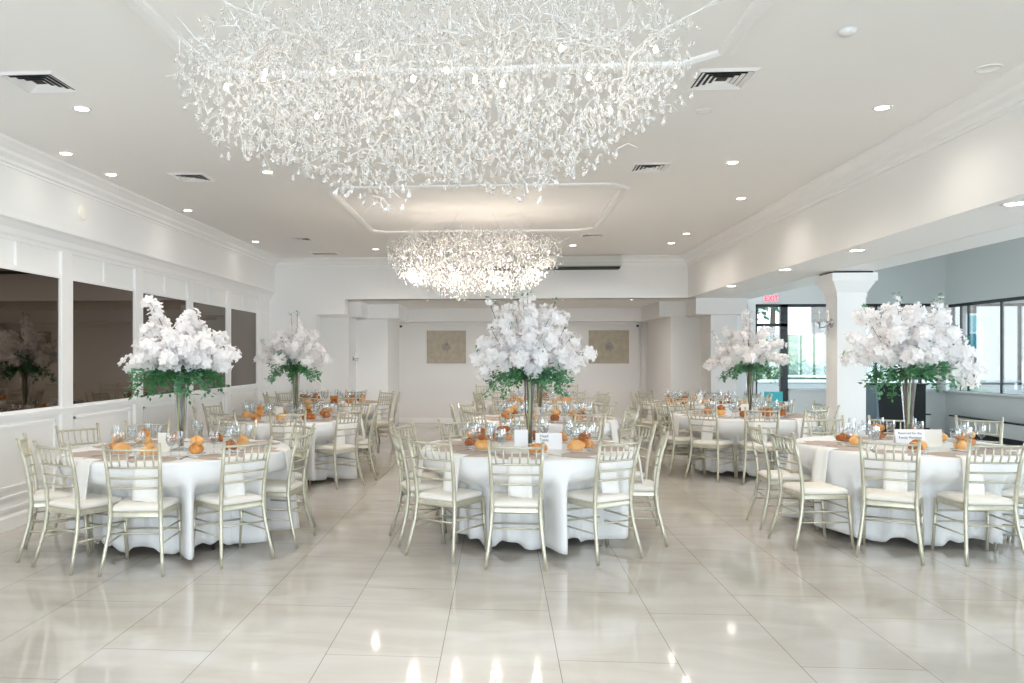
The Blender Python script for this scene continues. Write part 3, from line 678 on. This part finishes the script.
def flowers(name, seed, sprays, fol, loc, label, tips=(), nb=40, bs=.036, spread=.095, zlip=.64, stem_m='stem'):
    """sprays / fol: list of (azimuth deg, elevation deg, length, density)"""
    rr = random.Random(seed)
    t = empty(name, loc, 0, label, 'flowers', 'tall white flower centrepieces')
    base = Vector((0, 0, zlip-.02))
    for k in range(9):
        a = k*2.4; r0 = .006+.012*rr.random(); r1 = .02+.035*rr.random()
        MB().tube([(r0*math.cos(a), r0*math.sin(a), .03), (r1*.7*math.cos(a+1), r1*.7*math.sin(a+1), .30), (r1*math.cos(a+1.6), r1*math.sin(a+1.6), zlip+.06)], [.005, .007, .006], 6).build('stem', stem_m if k % 4 else 'stemg', t, smooth=True)
    for az, el, L, den in sprays:
        A, E_ = R(az), R(el)
        d = Vector((math.cos(A)*math.cos(E_), math.sin(A)*math.cos(E_), math.sin(E_)))
        p2 = base+d*L; p1 = base+Vector((d.x*.45*L, d.y*.45*L, abs(d.z)*.4*L+.16))
        st = MB(); st.tube([bez(base, p1, p2, i/8) for i in range(9)], [.006-.0045*i/8 for i in range(9)], 5)
        b = MB()
        for k in range(int(nb*den)):
            u = .22+.78*math.sqrt(rr.random()); c = bez(base, p1, p2, u)
            w_ = spread*(1.2-u*.55)
            o = Vector((rr.gauss(0, 1), rr.gauss(0, 1), rr.gauss(0, .85))).normalized()
            p = c+o*w_*rr.random()**.4
            blossom(b, p, o+Vector((0, 0, .25))+d*.3, bs*rr.uniform(.7, 1.35), rr)
        bo = b.build('blossom_spray', 'blossom', t, recalc=False); st.build('twig', 'stem', bo, smooth=True)
    for az, el, L, den in fol:
        A, E_ = R(az), R(el)
        d = Vector((math.cos(A)*math.cos(E_), math.sin(A)*math.cos(E_), math.sin(E_)))
        p2 = base+d*L; p1 = base+Vector((d.x*.6*L, d.y*.6*L, .10))
        b = MB(); b.tube([bez(base, p1, p2, i/6) for i in range(7)], .0035, 4)
        for k in range(int(80*den)):
            u = .12+.88*rr.random(); c = bez(base, p1, p2, u); o = Vector((rr.gauss(0, 1), rr.gauss(0, 1), rr.gauss(0, .8)-.25)).normalized()
            leafq(b, c+o*.05*rr.random(), (o+d*.5), Vector((rr.gauss(0, .4), rr.gauss(0, .4), 1)), rr.uniform(.035, .058), rr.uniform(.012, .019))
        b.build('foliage_spray', 'leaf' if rr.random() < .45 else 'leafy', t, recalc=False)
    for (x, y, z, n_) in tips:
        b = MB(); c = Vector((x, y, z)); m_ = Vector((x*.75, y*.75, (z+zlip)/2)); b.cm = 2; b.tube([bez(base, m_, c, i/6) for i in range(7)], .0022, 4); b.cm = 0
        for k in range(n_):
            o = Vector((rr.gauss(0, 1), rr.gauss(0, 1), rr.gauss(.3, 1))).normalized()
            leafq(b, c+o*.014, o, Vector((0, 0, 1)), rr.uniform(.022, .036), .009)
        b.cm = 1
        for k in range(16):
            o = Vector((rr.gauss(0, 1), rr.gauss(0, 1), rr.gauss(0, 1))).normalized(); u = rr.uniform(.55, .97)
            blossom(b, bez(base, m_, c, u)+o*(.045-.03*u), o+Vector((0, 0, .3)), .026*rr.uniform(.7, 1.2), rr)
        b.build('budding_twig', ['leafy', 'blossom', 'stem'], t, recalc=False)
    return t
def ring(n, el, L, den=1, a0=0, j=0, seed=1):
    rr = random.Random(seed); return [(a0+360*k/n+rr.uniform(-j, j), el+rr.uniform(-j*.5, j*.5), L*rr.uniform(1-j*.012, 1+j*.012), den) for k in range(n)]

# ------------------------------------------------------------ the tables and everything set on them
SEAT = {}
TAB = [  # name, x, y, [(angle, radius of the rear feet, facing or None)], cloth, full setting, flowers?
    ('near left table', -2.72, 6.65, [(-147, 1.2, -155), (-116, 1.19, None), (-84, 1.18, None), (-42.5, 1.14, None), (-2, 1.10, -6), (40, 1.16, None), (84, 1.15, None), (128, 1.12, 118), (163, 1.14, 150)], 0, 2, True),
    ('near centre table', .24, 7.03, [(-163, 1.18, None), (-130, 1.22, -121), (-96, 1.20, -92), (-53, 1.12, -57), (-8, 1.17, None), (30, 1.30, 20), (60, 1.16, None), (92, 1.16, None), (127, 1.13, None), (160, 1.22, None)], 1, 2, True),
    ('near right table', 3.60, 7.40, [(-120.5, 1.29, -118), (-87, 1.23, -90), (-155, 1.41, -172), (173, 1.28, 178), (101, 1.20, None), (70, 1.25, None), (42, 1.75, 62), (-48, 1.25, None), (-10, 1.22, None)], 2, 2, True),
    ('middle left table', -2.70, 10.05, [(-115, 1.17, None), (-75, 1.19, None), (-35, 1.14, None), (5, 1.14, None), (45, 1.15, None), (85, 1.16, None), (125, 1.15, None), (165, 1.14, None), (-155, 1.15, None)], 1, 1, True),
    ('middle centre table', .55, 10.20, [(-138+36*k, 1.17, None) for k in range(10)], 2, 1, True),
    ('middle right table', 3.28, 11.05, [(-132+36*k, 1.16, None) for k in range(10)], 0, 1, True),
    ('far left table', -2.85, 13.50, [(-100+36*k, 1.14, None) for k in range(10)], 2, 0, False),
    ('far centre table', .70, 13.75, [(-126+36*k, 1.15, None) for k in range(10)], 0, 0, False),
    ('far right table', 3.35, 13.75, [(-120+36*k, 1.12, None) for k in range(10)], 1, 0, False)]
ORD = ['first', 'second', 'third', 'fourth', 'fifth']
def seat_names(seats):
    """words for every seat, counted from the front along each side of the table"""
    L = []; Rr = []; out = {}
    for i, s in enumerate(seats):
        a = (s[0]+180) % 360-180
        if abs(a+90) < 12: out[i] = 'nearest front seat'
        elif abs(a-90) < 10: out[i] = 'rear middle seat'
        else: (L if math.cos(R(a)) < 0 else Rr).append((math.sin(R(a)), i))
    for side, w_ in ((L, 'left'), (Rr, 'right')):
        for k, (q, i) in enumerate(sorted(side)): out[i] = '%s %s seat' % (ORD[k], w_)
    vals = list(out.values()); assert len(set(vals)) == len(vals), vals
    return out
random.seed(5)
for ti, (tn, tx, ty, seats, ck, lvl, fl) in enumerate(TAB):
    TB.place((tx, ty, 0), R(17*ti), 'round banquet table hidden under its cloth, the %s' % tn, 'round tables')
    cl = make_cloth(.4+1.9*ti, seats, 0); cl.location = (tx, ty, 0)
    tag(cl, 'white floor length tablecloth with deep folds on the %s' % tn, 'tablecloth', 'white tablecloths')
    sn = seat_names(seats); rr = random.Random(100+ti)
    rollz = {}
    for i, (a, rad, face) in enumerate(seats):
        fa = a if face is None else face; ca, sa = math.cos(R(a)), math.sin(R(a)); s_ = sn[i]
        CH.place((tx+rad*ca, ty+rad*sa, 0), R(fa-90), 'champagne chiavari chair with ivory cushion, %s of %s' % (s_, tn), 'chiavari chairs at the '+tn)
        def at(r_, off, z=ZT):
            q = R(a+off); return (tx+r_*math.cos(q), ty+r_*math.sin(q), z)
        PM.place(at(.715, 0), 0, 'round taupe placemat at the %s of the %s' % (s_, tn), 'taupe placemats on the '+tn)
        NK[rr.randrange(3)].place((tx, ty, 0), R(a+90+rr.uniform(-2, 2)), 'white napkin draped over the table edge at %s of %s' % (s_, tn), 'white napkins on the '+tn)
        near = ti in (1, 2) and abs(a+90) < 38            # keep the view of the cards free
        go, wo, po = (21, 27, -20) if near else (8, 15.5, -10.5)
        if near and ti == 2 and a < -100: go, wo, po = (-24, -30, 16)
        if near and ti == 1: go, wo, po = (20, 27, 12) if a > -80 else (-24, -31, 13)
        GB.place(at(.47+rr.uniform(-.02, .02), go), rr.random()*6, 'water goblet at the %s of the %s' % (s_, tn), 'water goblets on the '+tn)
        WG.place(at(.56+rr.uniform(-.02, .02), wo), rr.random()*6, 'empty wine glass at the %s of the %s' % (s_, tn), 'wine glasses on the '+tn)
        pz = at(.50+rr.uniform(-.03, .02), po)
        PL.place(pz, 0, 'white bread plate at the %s of the %s' % (s_, tn), 'white bread plates on the '+tn)
        k = rr.randrange(6)
        RO[k].place((pz[0], pz[1], pz[2]+.005), rr.random()*6, '%s on a plate at %s of %s' % (RW[k], s_, tn), 'bread rolls on the '+tn).scale = (1.22, 1.22, 1.3)
        if rr.random() < .35 and not near:
            k2 = (k+3) % 6; o = RO[k2].place((pz[0]+.008, pz[1]+.005, pz[2]+(.082)), rr.random()*6, '%s stacked on another roll at %s of %s' % (RW[k2], s_, tn), 'bread rolls on the '+tn); o.scale = (1, 1, 1)
        if lvl >= 1:
            KN.place(at(.735, 16.0), R(a+90+90-90), 'steel knife beside the placemat at %s of %s' % (s_, tn), 'steel knives on the '+tn)
            FK.place(at(.735, -16.0), R(a+90), 'steel fork beside the placemat at %s of %s' % (s_, tn), 'steel forks on the '+tn)
    # cards near the vase, facing the front
    def card(x, y, w_, h_, m, label, lines=None, rz=0):
        t = empty('table_card' if lines else 'menu_card', (tx+x, ty+y, ZT), rz, label, 'card')
        n = MB(); n.prism([(-.0, h_), (-.035, 0), (-.037, 0), (-.001, h_+.002), (.001, h_+.002), (.037, 0), (.035, 0)], -w_/2, w_/2, 'x') if lines else n.box(-w_/2, w_/2, -.0015, .0015, .006, h_)
        n.build('card_face', m, t)
        if not lines:
            MB().box(-w_*.35, w_*.35, -.02, .02, 0, .008).build('card_base', 'cream', t)
            return t
        tilt = math.atan2(.035, h_)
        for j, (s, sz, xx) in enumerate(lines):
            z = h_*(.74-.24*j); text(s, sz, 'ink', t, (xx, -(.0365*(1-z/h_))-.0022, z), (R(90)-tilt, 0, 0), ext=.0004)
        return t
    card(-.05, -.22, .10, .16, 'cream', 'plain cream menu card standing on the %s' % tn) if ti not in (1, 2) else None
    if ti == 1:
        card(-.06, -.17, .115, .165, 'paper', 'plain white menu card beside the sign on the near centre table')
        card(.175, -.15, .225, .135, 'paper', 'white tent card with two short printed lines on near centre table', [('Head', .034, -.04), ('Table', .034, -.04)])
    elif ti == 2:
        card(-.05, -.18, .25, .155, 'paper', 'white tent card reading Reserved for the, on the near right table', [('Reserved for the', .029, 0), ('Family Members', .029, 0)])
        card(.16, -.16, .15, .155, 'cream', 'cream menu card right of the tent card on near right table')
    elif ti == 5:
        card(-.32, -.20, .20, .15, 'paper', 'white tent card with printed lines on the middle right table', [('Reserved for', .026, 0), ('Family', .026, 0)])

# spare chairs along the back wall
for k, x in enumerate((-.33, .22, 1.10, 1.52)):
    CH.place((x+.0, 17.62+(.25 if k % 2 else 0), 0), R([4, -3, 2, -5][k]), 'champagne chiavari chair standing spare before the back wall, %s from left' % ['first', 'second', 'third', 'fourth'][k], 'spare chairs before the back wall')

# centrepieces ---------------------------------------------------------------
def centre(i, x, y, *a, **k):
    tn = TAB[i][0]
    VS.place((x, y, ZT), 0, 'tall clear trumpet vase in the middle of the %s' % tn, 'tall clear vases')
    flowers('flower_centrepiece', *a, loc=(x, y, ZT), **k)
D = R
# near left: flat-topped mass with arms and a tuft up the left
centre(0, -2.70, 6.62, 11, [(178, 12, .50, 1.0), (172, 36, .46, 1.2), (150, 55, .60, 1.5), (163, 62, .76, .9), (0, 22, .52, .9), (8, 12, .40, 1.1), (20, 45, .46, 1.5), (70, 62, .50, 1.4), (88, 70, .58, 1.4), (120, 50, .42, 1.3), (240, 38, .42, 1.3), (300, 40, .42, 1.3), (270, 55, .42, 1.4), (200, 42, .40, 1.3), (330, 36, .44, 1.4), (45, 30, .40, 1.3), (270, 26, .32, 1.2), (90, 82, .48, 1.3), (215, 24, .36, 1.2), (325, 22, .36, 1.2), (345, 52, .44, 1.3), (190, 55, .50, 1.3)],
       [(200, -18, .40, 1.3), (230, -28, .34, 1.1), (330, -22, .38, 1.3), (350, -14, .40, 1.2), (290, -30, .30, 1.2), (260, -26, .26, 1.0), (180, -6, .44, 1.0), (20, -15, .36, 1.0), (160, -20, .34, 1.0), (210, 2, .36, 1.1), (340, -2, .34, 1.1), (310, -40, .28, .8), (100, -20, .3, .8)],
       label='white orchid like blossoms over trailing greens in the near left vase', bs=.039)
tipA = [(-.36, 0, 1.30, 8), (-.30, .05, 1.24, 8), (-.02, -.02, 1.36, 8), (-.06, 0, 1.31, 8), (-.14, .02, 1.29, 8), (.22, 0, 1.28, 7), (.02, -.05, 1.33, 7), (.44, -.05, .78, 8), (-.46, -.02, .86, 7), (.3, -.1, 1.05, 6), (.37, 0, .98, 6), (-.18, -.2, 1.06, 6), (.05, -.3, .95, 7), (.1, -.32, .86, 7), (-.33, -.1, 1.02, 6)]
centre(1, .26, 7.05, 22, [(180, 18, .50, 1.1), (175, 34, .52, 1.3), (160, 52, .56, 1.4), (125, 64, .70, 1.0), (95, 68, .72, .9), (60, 62, .66, 1.0), (30, 56, .66, .9), (12, 38, .52, 1.3), (2, 20, .58, 1.0), (350, 10, .46, .9), (270, 50, .46, 1.6), (230, 46, .46, 1.5), (310, 46, .46, 1.5), (285, 28, .34, 1.6), (250, 26, .34, 1.5), (205, 26, .42, 1.3), (330, 26, .42, 1.3), (90, 40, .4, 1.2), (190, 2, .46, .9), (265, 72, .60, 1.5), (320, 66, .58, 1.4), (210, 62, .56, 1.4), (285, 8, .18, 1.2)],
       [(195, -20, .42, 1.2), (215, -30, .36, .9), (180, -4, .38, 1.2), (325, -20, .34, 1.5), (345, -24, .32, 1.4), (300, -22, .26, 1.4), (280, -15, .2, 1.2), (240, -14, .26, 1.0), (10, -10, .36, 1.0), (150, -12, .36, .8), (335, 0, .36, .9)], tips=tipA,
       label='domed white blossom centrepiece with green bud tips on the near centre table', bs=.038)
centre(2, 3.62, 7.38, 33, [(180, 16, .56, 1.1), (176, 34, .60, 1.2), (158, 52, .68, 1.1), (130, 60, .68, .9), (100, 66, .70, 1.0), (60, 64, .70, .9), (35, 50, .66, 1.2), (12, 36, .60, 1.3), (2, 16, .60, 1.2), (350, 4, .56, 1.1), (270, 52, .50, 1.5), (230, 46, .52, 1.5), (310, 46, .52, 1.5), (285, 30, .38, 1.5), (250, 28, .38, 1.4), (205, 26, .46, 1.3), (330, 26, .48, 1.4), (90, 40, .42, 1.2), (265, 70, .62, 1.5), (215, 62, .60, 1.3), (325, 62, .60, 1.4), (345, -10, .5, 1.0)],
       [(190, -8, .42, 1.2), (205, -22, .40, 1.1), (220, -34, .38, .9), (280, 8, .28, 1.6), (320, 12, .34, 1.5), (340, -10, .40, 1.1), (250, 8, .26, 1.0), (300, -22, .28, 1.0)],
       tips=[(-.38, 0, 1.22, 8), (-.10, 0, 1.34, 9), (-.06, .02, 1.30, 8), (.28, 0, 1.32, 9), (.22, 0, 1.28, 8), (.50, 0, .95, 7), (.52, -.02, .78, 8), (-.56, 0, .80, 8), (.35, -.1, 1.04, 7), (-.12, -.2, .98, 7), (.06, -.25, .90, 7)],
       label='wide white blossom centrepiece beside the column on the near right table', bs=.038)
def generic(seed, wd, el0, dens=1.0):
    s = ring(7, 14+el0, wd, 1.1*dens, 0, 8, seed)+ring(7, 38+el0, wd*1.0, 1.3*dens, 25, 8, seed+1)+ring(5, 60+el0, wd*1.12, 1.2*dens, 10, 8, seed+2)+[(90, 80, wd*1.3, 1.2)]
    f = ring(7, -20, wd*.75, 1.1, 12, 8, seed+3)
    return s, f
s, f = generic(44, .45, 2)
centre(3, -2.60, 10.02, 44, s, f+[(250, 25, .42, 2.0), (235, 15, .38, 1.6), (300, 0, .44, 1.2)], tips=[(-.05, 0, 1.34, 8), (.03, 0, 1.34, 8), (-.42, 0, .98, 8), (-.1, -.25, 1.0, 7)], label='loose white blossom centrepiece with a dark green patch, middle left table', bs=.038)
s, f = generic(55, .42, 4, .8)
centre(4, .50, 10.18, 55, s, f, label='white blossom centrepiece half hidden behind the near one, middle centre table', bs=.038)
s, f = generic(66, .50, 0)
centre(5, 3.36, 11.05, 66, s+[(180, 4, .56, 1.0), (95, 78, .78, .7)], f+[(270, -8, .4, 1.3), (230, -6, .44, 1.3), (310, -8, .42, 1.3)], tips=[(-.5, 0, 1.12, 6), (0, 0, 1.38, 7)], label='white blossom centrepiece in front of the glass door, middle right table', bs=.038)

# ------------------------------------------------------------ chandeliers
def make_chandelier(seed):
    rr = random.Random(seed)
    t = empty('branch_chandelier', (0, 0, 0), 0, 'x', 'chandelier')
    A, B = 1.08, .46
    MB().box(-.17, .17, -.05, .05, 1.005, 1.02).build('ceiling_canopy', 'trim', t)
    for x in (-.9, -.35, .35, .9): MB().tube([(x*.15, 0, 1.01), (x, 0, .42)], .0012, 4).build('suspension_wire', 'steel', t)
    def inside():
        while True:
            x, y = rr.uniform(-1, 1), rr.uniform(-1, 1)
            e = abs(x)**2.3+abs(y)**2
            if e < 1 and rr.random() < 1.15-.75*e**2: return x*1.06, y*1.05
    for k in range(18):                                   # main branches with antler-like twigs on top
        b = MB(); x, y = inside(); x0 = -A*.8+1.6*A*k/17; y0 = y*B*.7
        p = Vector((x0, y0, .18+rr.uniform(-.05, .08))); q = Vector((x0+rr.uniform(-.35, .35), -y0+rr.uniform(-.1, .1), .28+rr.uniform(-.05, .12))); m_ = (p+q)/2+Vector((0, 0, rr.uniform(-.03, .1)))
        pts = [bez(p, m_, q, i/7)+Vector((rr.uniform(-.03, .03), rr.uniform(-.03, .03), rr.uniform(-.025, .025))) for i in range(8)]; b.tube(pts, [.0065-.0004*i for i in range(8)], 5)
        for j in range(9):
            c = pts[rr.randrange(8)]; d = Vector((rr.gauss(0, 1), rr.gauss(0, 1), abs(rr.gauss(.3, .9)))).normalized(); L = rr.uniform(.10, .30)
            e = c+d*L*.5+Vector((rr.uniform(-.03, .03), rr.uniform(-.03, .03), 0)); g = e+(d+Vector((rr.gauss(0, .5), rr.gauss(0, .5), rr.gauss(.2, .4)))).normalized()*L*.5
            b.tube([c, e, g], [.0042, .0034, .002], 4)
            h = e+Vector((rr.gauss(0, 1), rr.gauss(0, 1), rr.gauss(.3, .7))).normalized()*L*.35; b.tube([e, h], [.0035, .002], 4)
        b.build('branch', 'twig', t, smooth=True)
    def drop(b, c, s, rr, tilt=.35):
        ax = Vector((rr.gauss(0, tilt), rr.gauss(0, tilt), -1)).normalized(); a = ax.orthogonal().normalized(); d = ax.cross(a); n = 6
        vs = [c]+[c+ax*s*.45+(a*math.cos(2*PI*k/n)+d*math.sin(2*PI*k/n))*s*.16 for k in range(n)]+[c+ax*s*.78+(a*math.cos(2*PI*k/n+.5)+d*math.sin(2*PI*k/n+.5))*s*.25 for k in range(n)]+[c+ax*s*1.05]
        b.add(vs, [(0, 1+k, 1+(k+1) % n) for k in range(n)]+[(1+k, 7+k, 7+(k+1) % n, 1+(k+1) % n) for k in range(n)]+[(13, 7+(k+1) % n, 7+k) for k in range(n)])
    drops = []
    for k in range(4200):
        x, y = inside(); e = min(1.1, abs(x)**2.3+abs(y)**2)
        zb = -.35+.36*e**1.3+.045*math.sin(x*9+y*4)+.035*math.sin(x*23+y*11+1)+rr.uniform(-.03, .06)          # lower envelope
        zt = .50-.16*e
        z = zb+(zt-zb)*rr.random()**1.45
        drops.append((Vector((x*A, y*B, z)), rr.uniform(.024, .046), z-zb, y))
    drops.sort(key=lambda q: q[2]+.2*q[3])
    for c, s, _, _ in drops[:100]:
        b = MB(); drop(b, c, s*1.1, rr, .12); b.tube([c+Vector((0, 0, .09)), c], .0008, 3); b.build('crystal_drop', 'crystal', t, recalc=False)
    b = MB()
    for c, s, _, _ in drops[100:]:
        drop(b, c, s, rr, .5)
    b.build('crystal_cluster', 'crystal', t, recalc=False)['kind'] = 'stuff'
    b = MB()
    for k in range(420):
        c = drops[100+rr.randrange(4000)][0]; d = Vector((rr.gauss(0, 1), rr.gauss(0, 1), rr.gauss(.1, .8))).normalized(); b.tube([c, c+d*.05+Vector((0, 0, .02)), c+d*rr.uniform(.07, .14)], .0018, 3)
    b.build('twig_tangle', 'twig', t, recalc=False)['kind'] = 'stuff'
    for k in range(16):
        x = -A*.86+1.72*A*k/15; y = B*.5*math.sin(k*2.4); z = .10+.09*math.sin(k*1.7)
        m = MB(); m.lathe([(.001, -.008), (.008, -.006), (.010, .004), (.007, .016), (.001, .022)], 8, (x, y, z)); m.build('bulb', 'bulb', t, smooth=True)
    return t
CD = Proto(make_chandelier(7))
for (x, y, z, l, en) in ((-.30, 3.52, 2.66, 'huge crystal branch chandelier filling the top of the view', 1.5), (-.32, 10.30, 2.72, 'farther glowing crystal branch chandelier below the framed ceiling panel', 10)):
    o = CD.place((x, y, z), 0, l, 'crystal branch chandeliers')
    for dx in (-.8, -.27, .27, .8):
        light('chandelier_glow', 'POINT', (x+dx, y, z+(.05 if y < 5 else -.16)), en, (1, .86, .73), shadow_soft_size=.2 if y < 5 else .05)
    for dx in (-.55, .0, .55):  # added spots without fixtures, put in to brighten the floor below
        light('chandelier_fill_spot', 'SPOT', (x+dx, y, z-.37), 32 if y < 5 else 8, (.93, .97, 1), spot_size=R(120), spot_blend=1, shadow_soft_size=.3)

# ------------------------------------------------------------ annex furniture
t = empty('portable_bar', (7.66, 16.1, 0), 0, 'black portable bar with blue grey side below the glazing', 'bar')
MB().prism([(-.40, 0), (.38, 0), (.44, 1.0), (-.46, 1.0)], -.25, -.22).build('front_panel', 'black', t)
MB().add([(-.40, -.25, 0), (-.40, .25, 0), (-.46, .25, 1.0), (-.46, -.25, 1.0), (-.44, -.25, 0), (-.55, .25, 0), (-.60, .25, 1.0), (-.50, -.25, 1.0)], [(0, 1, 2, 3), (4, 7, 6, 5), (0, 3, 7, 4), (1, 5, 6, 2), (3, 2, 6, 7), (0, 4, 5, 1)]).build('side_panel', 'bluegrey', t)
MB().box(.36, .44, -.24, .25, 0, 1.0).build('side_panel', 'black', t)
MB().box(-.56, .46, -.28, .27, 1.0, 1.025).build('counter_top', 'black', t)
MB().box(-.42, .40, -.257, -.25, .62, .64).build('trim_strip', 'black', t)
t = empty('turquoise_armchair', (5.33, 15.9, 0), 0, 'turquoise cushioned chair in front of the glass door', 'chair')
b = MB(); b.box(-.17, .17, .12, .16, .42, .86); b.build('backrest', 'teal', t)
MB().box(-.18, .18, -.2, .14, .38, .45).build('seat', 'teal', t)
for sx in (-.15, .15):
    for sy in (-.17, .13): MB().tube([(sx, sy, 0), (sx, sy, .39)], .014, 8).build('leg', 'steel', t)

# ------------------------------------------------------------ outside
struct('ground_terrace', MB().box(4.0, 70, YW+.25, 80, -.25, -.15), 'concrete')
struct('ground_side', MB().box(XS+.25, 60, -30, YW+.25, -.25, -.15), 'concrete')
struct('ground_bank', MB().add([(2, 23, -.2), (15, 23, -.2), (18, 40, 2.6), (2, 40, 2.6)], [(0, 1, 2, 3)]), 'grass')
# pale brick building across the yard
t = empty('brick_building', (22.6, 50, -1), 0, 'pale brick building outside with a tall narrow blue window', 'building')
MB().box(0, 40, 0, 10, 0, 16).build('facade', 'brick', t)
def bwin(x, z0, z1, w_=.75):
    f = MB(); f.box(x-w_/2, x+w_/2, -.12, .02, z0, z1); o = f.build('window', 'hedgew', t)
    MB().box(x-w_/2+.1, x+w_/2-.1, -.16, -.08, z0+.12, z0+(z1-z0)*.45).build('pane', 'skyglass', o); MB().box(x-w_/2+.1, x+w_/2-.1, -.16, -.08, z0+(z1-z0)*.5, z1-.12).build('pane', 'paleglass', o)
    MB().box(x-w_/2-.12, x+w_/2+.12, -.22, .02, z0-.15, z0).build('sill', 'hedgew', o)
bwin(5.6, 2.9, 5.1); bwin(12.0, 2.9, 5.1); bwin(1.2, 2.9, 5.1); bwin(9.2, 0.3, 2.2, 1.6)
MB().box(6.2, 8.4, -.3, 0, 1.0, 1.12).build('ledge', 'concrete', t)

# low garden wall with a railing, shrubs behind
t = empty('garden_wall', (8, 22.0, -.2), 0, 'low pale garden wall outside the door', 'wall')
MB().box(-3.2, 4.0, 0, .2, 0, 1.05).build('wall_face', 'concrete', t); MB().box(-3.25, 4.05, -.03, .23, 1.05, 1.12).build('coping', 'hedgew', t)
t = empty('handrail', (8, 20.5, -.2), 0, 'pale sloping handrail outside the window', 'railing')
MB().tube([(-.9, 0, 1.25), (1.2, 0, 1.25), (2.6, 0, .55)], .03, 8).build('rail', 'rail', t, smooth=True)
for x, h_ in ((-.9, 1.25), (.4, 1.25), (1.2, 1.25), (2.6, .55)): MB().tube([(x, 0, 0), (x, 0, h_)], .022, 8).build('post', 'rail', t, smooth=True)
def shrub(x, y, z, r_, h_, label, name='shrub', cat='shrub', n=900, trunk=0, seed=1, m='bush'):
    rr = random.Random(seed); t = empty(name, (x, y, z), 0, label, cat, 'greenery outside the glass')
    b = MB()
    for k in range(n):
        o = Vector((rr.gauss(0, 1), rr.gauss(0, 1), rr.gauss(0, 1))).normalized(); q = rr.random()**.33
        lump = 1+.18*math.sin(o.x*5+seed)+.15*math.sin(o.z*6+o.y*4)
        c = Vector((o.x*r_*q*lump, o.y*r_*q*lump, trunk+h_/2+o.z*h_/2*q*lump))
        leafq(b, c, Vector((rr.gauss(0, 1), rr.gauss(0, 1), rr.gauss(0, .6))), Vector((rr.gauss(0, .5), rr.gauss(0, .5), 1)), r_*.22, r_*.08)
    b.build('foliage', m, t, recalc=False)
    MB().tube([(0, 0, 0), (.05*r_, 0, trunk+h_*.35)], [.06*r_+.02, .03*r_+.01], 7).build('trunk', 'bark', t, smooth=True)
for i, a in enumerate([(6.2, 23.6, -.1, .8, 1.2, 'dark shrub outside behind the door glass', 'shrub', 'shrub', 700), (9.1, 24.0, .1, 1.0, 1.3, 'broad shrub outside the window, right of the dark post', 'shrub', 'shrub', 900),
                       (7.5, 26.6, .5, 1.2, 1.7, 'rounded bush on the bank behind the shrubs', 'shrub', 'shrub', 900), (11.7, 24.6, .2, 1.0, 1.4, 'shrub at the foot of the bank beside the brick building', 'shrub', 'shrub', 700)]):
    shrub(*a[:6], name=a[6], cat=a[7], n=a[8], seed=i+3)
shrub(8.0, 30, .9, 2.1, 4.0, 'leafy tree on the bank seen above the door transom', 'garden_tree', 'tree', 1300, 1.6, 21)
shrub(11.9, 36, 1.9, 2.0, 4.2, 'second leafy tree on the bank behind the handrail', 'garden_tree', 'tree', 1200, 1.8, 22)
shrub(4.4, 35, 1.7, 1.9, 4.0, 'leafy tree at the left end of the bank', 'garden_tree', 'tree', 1000, 1.8, 23)
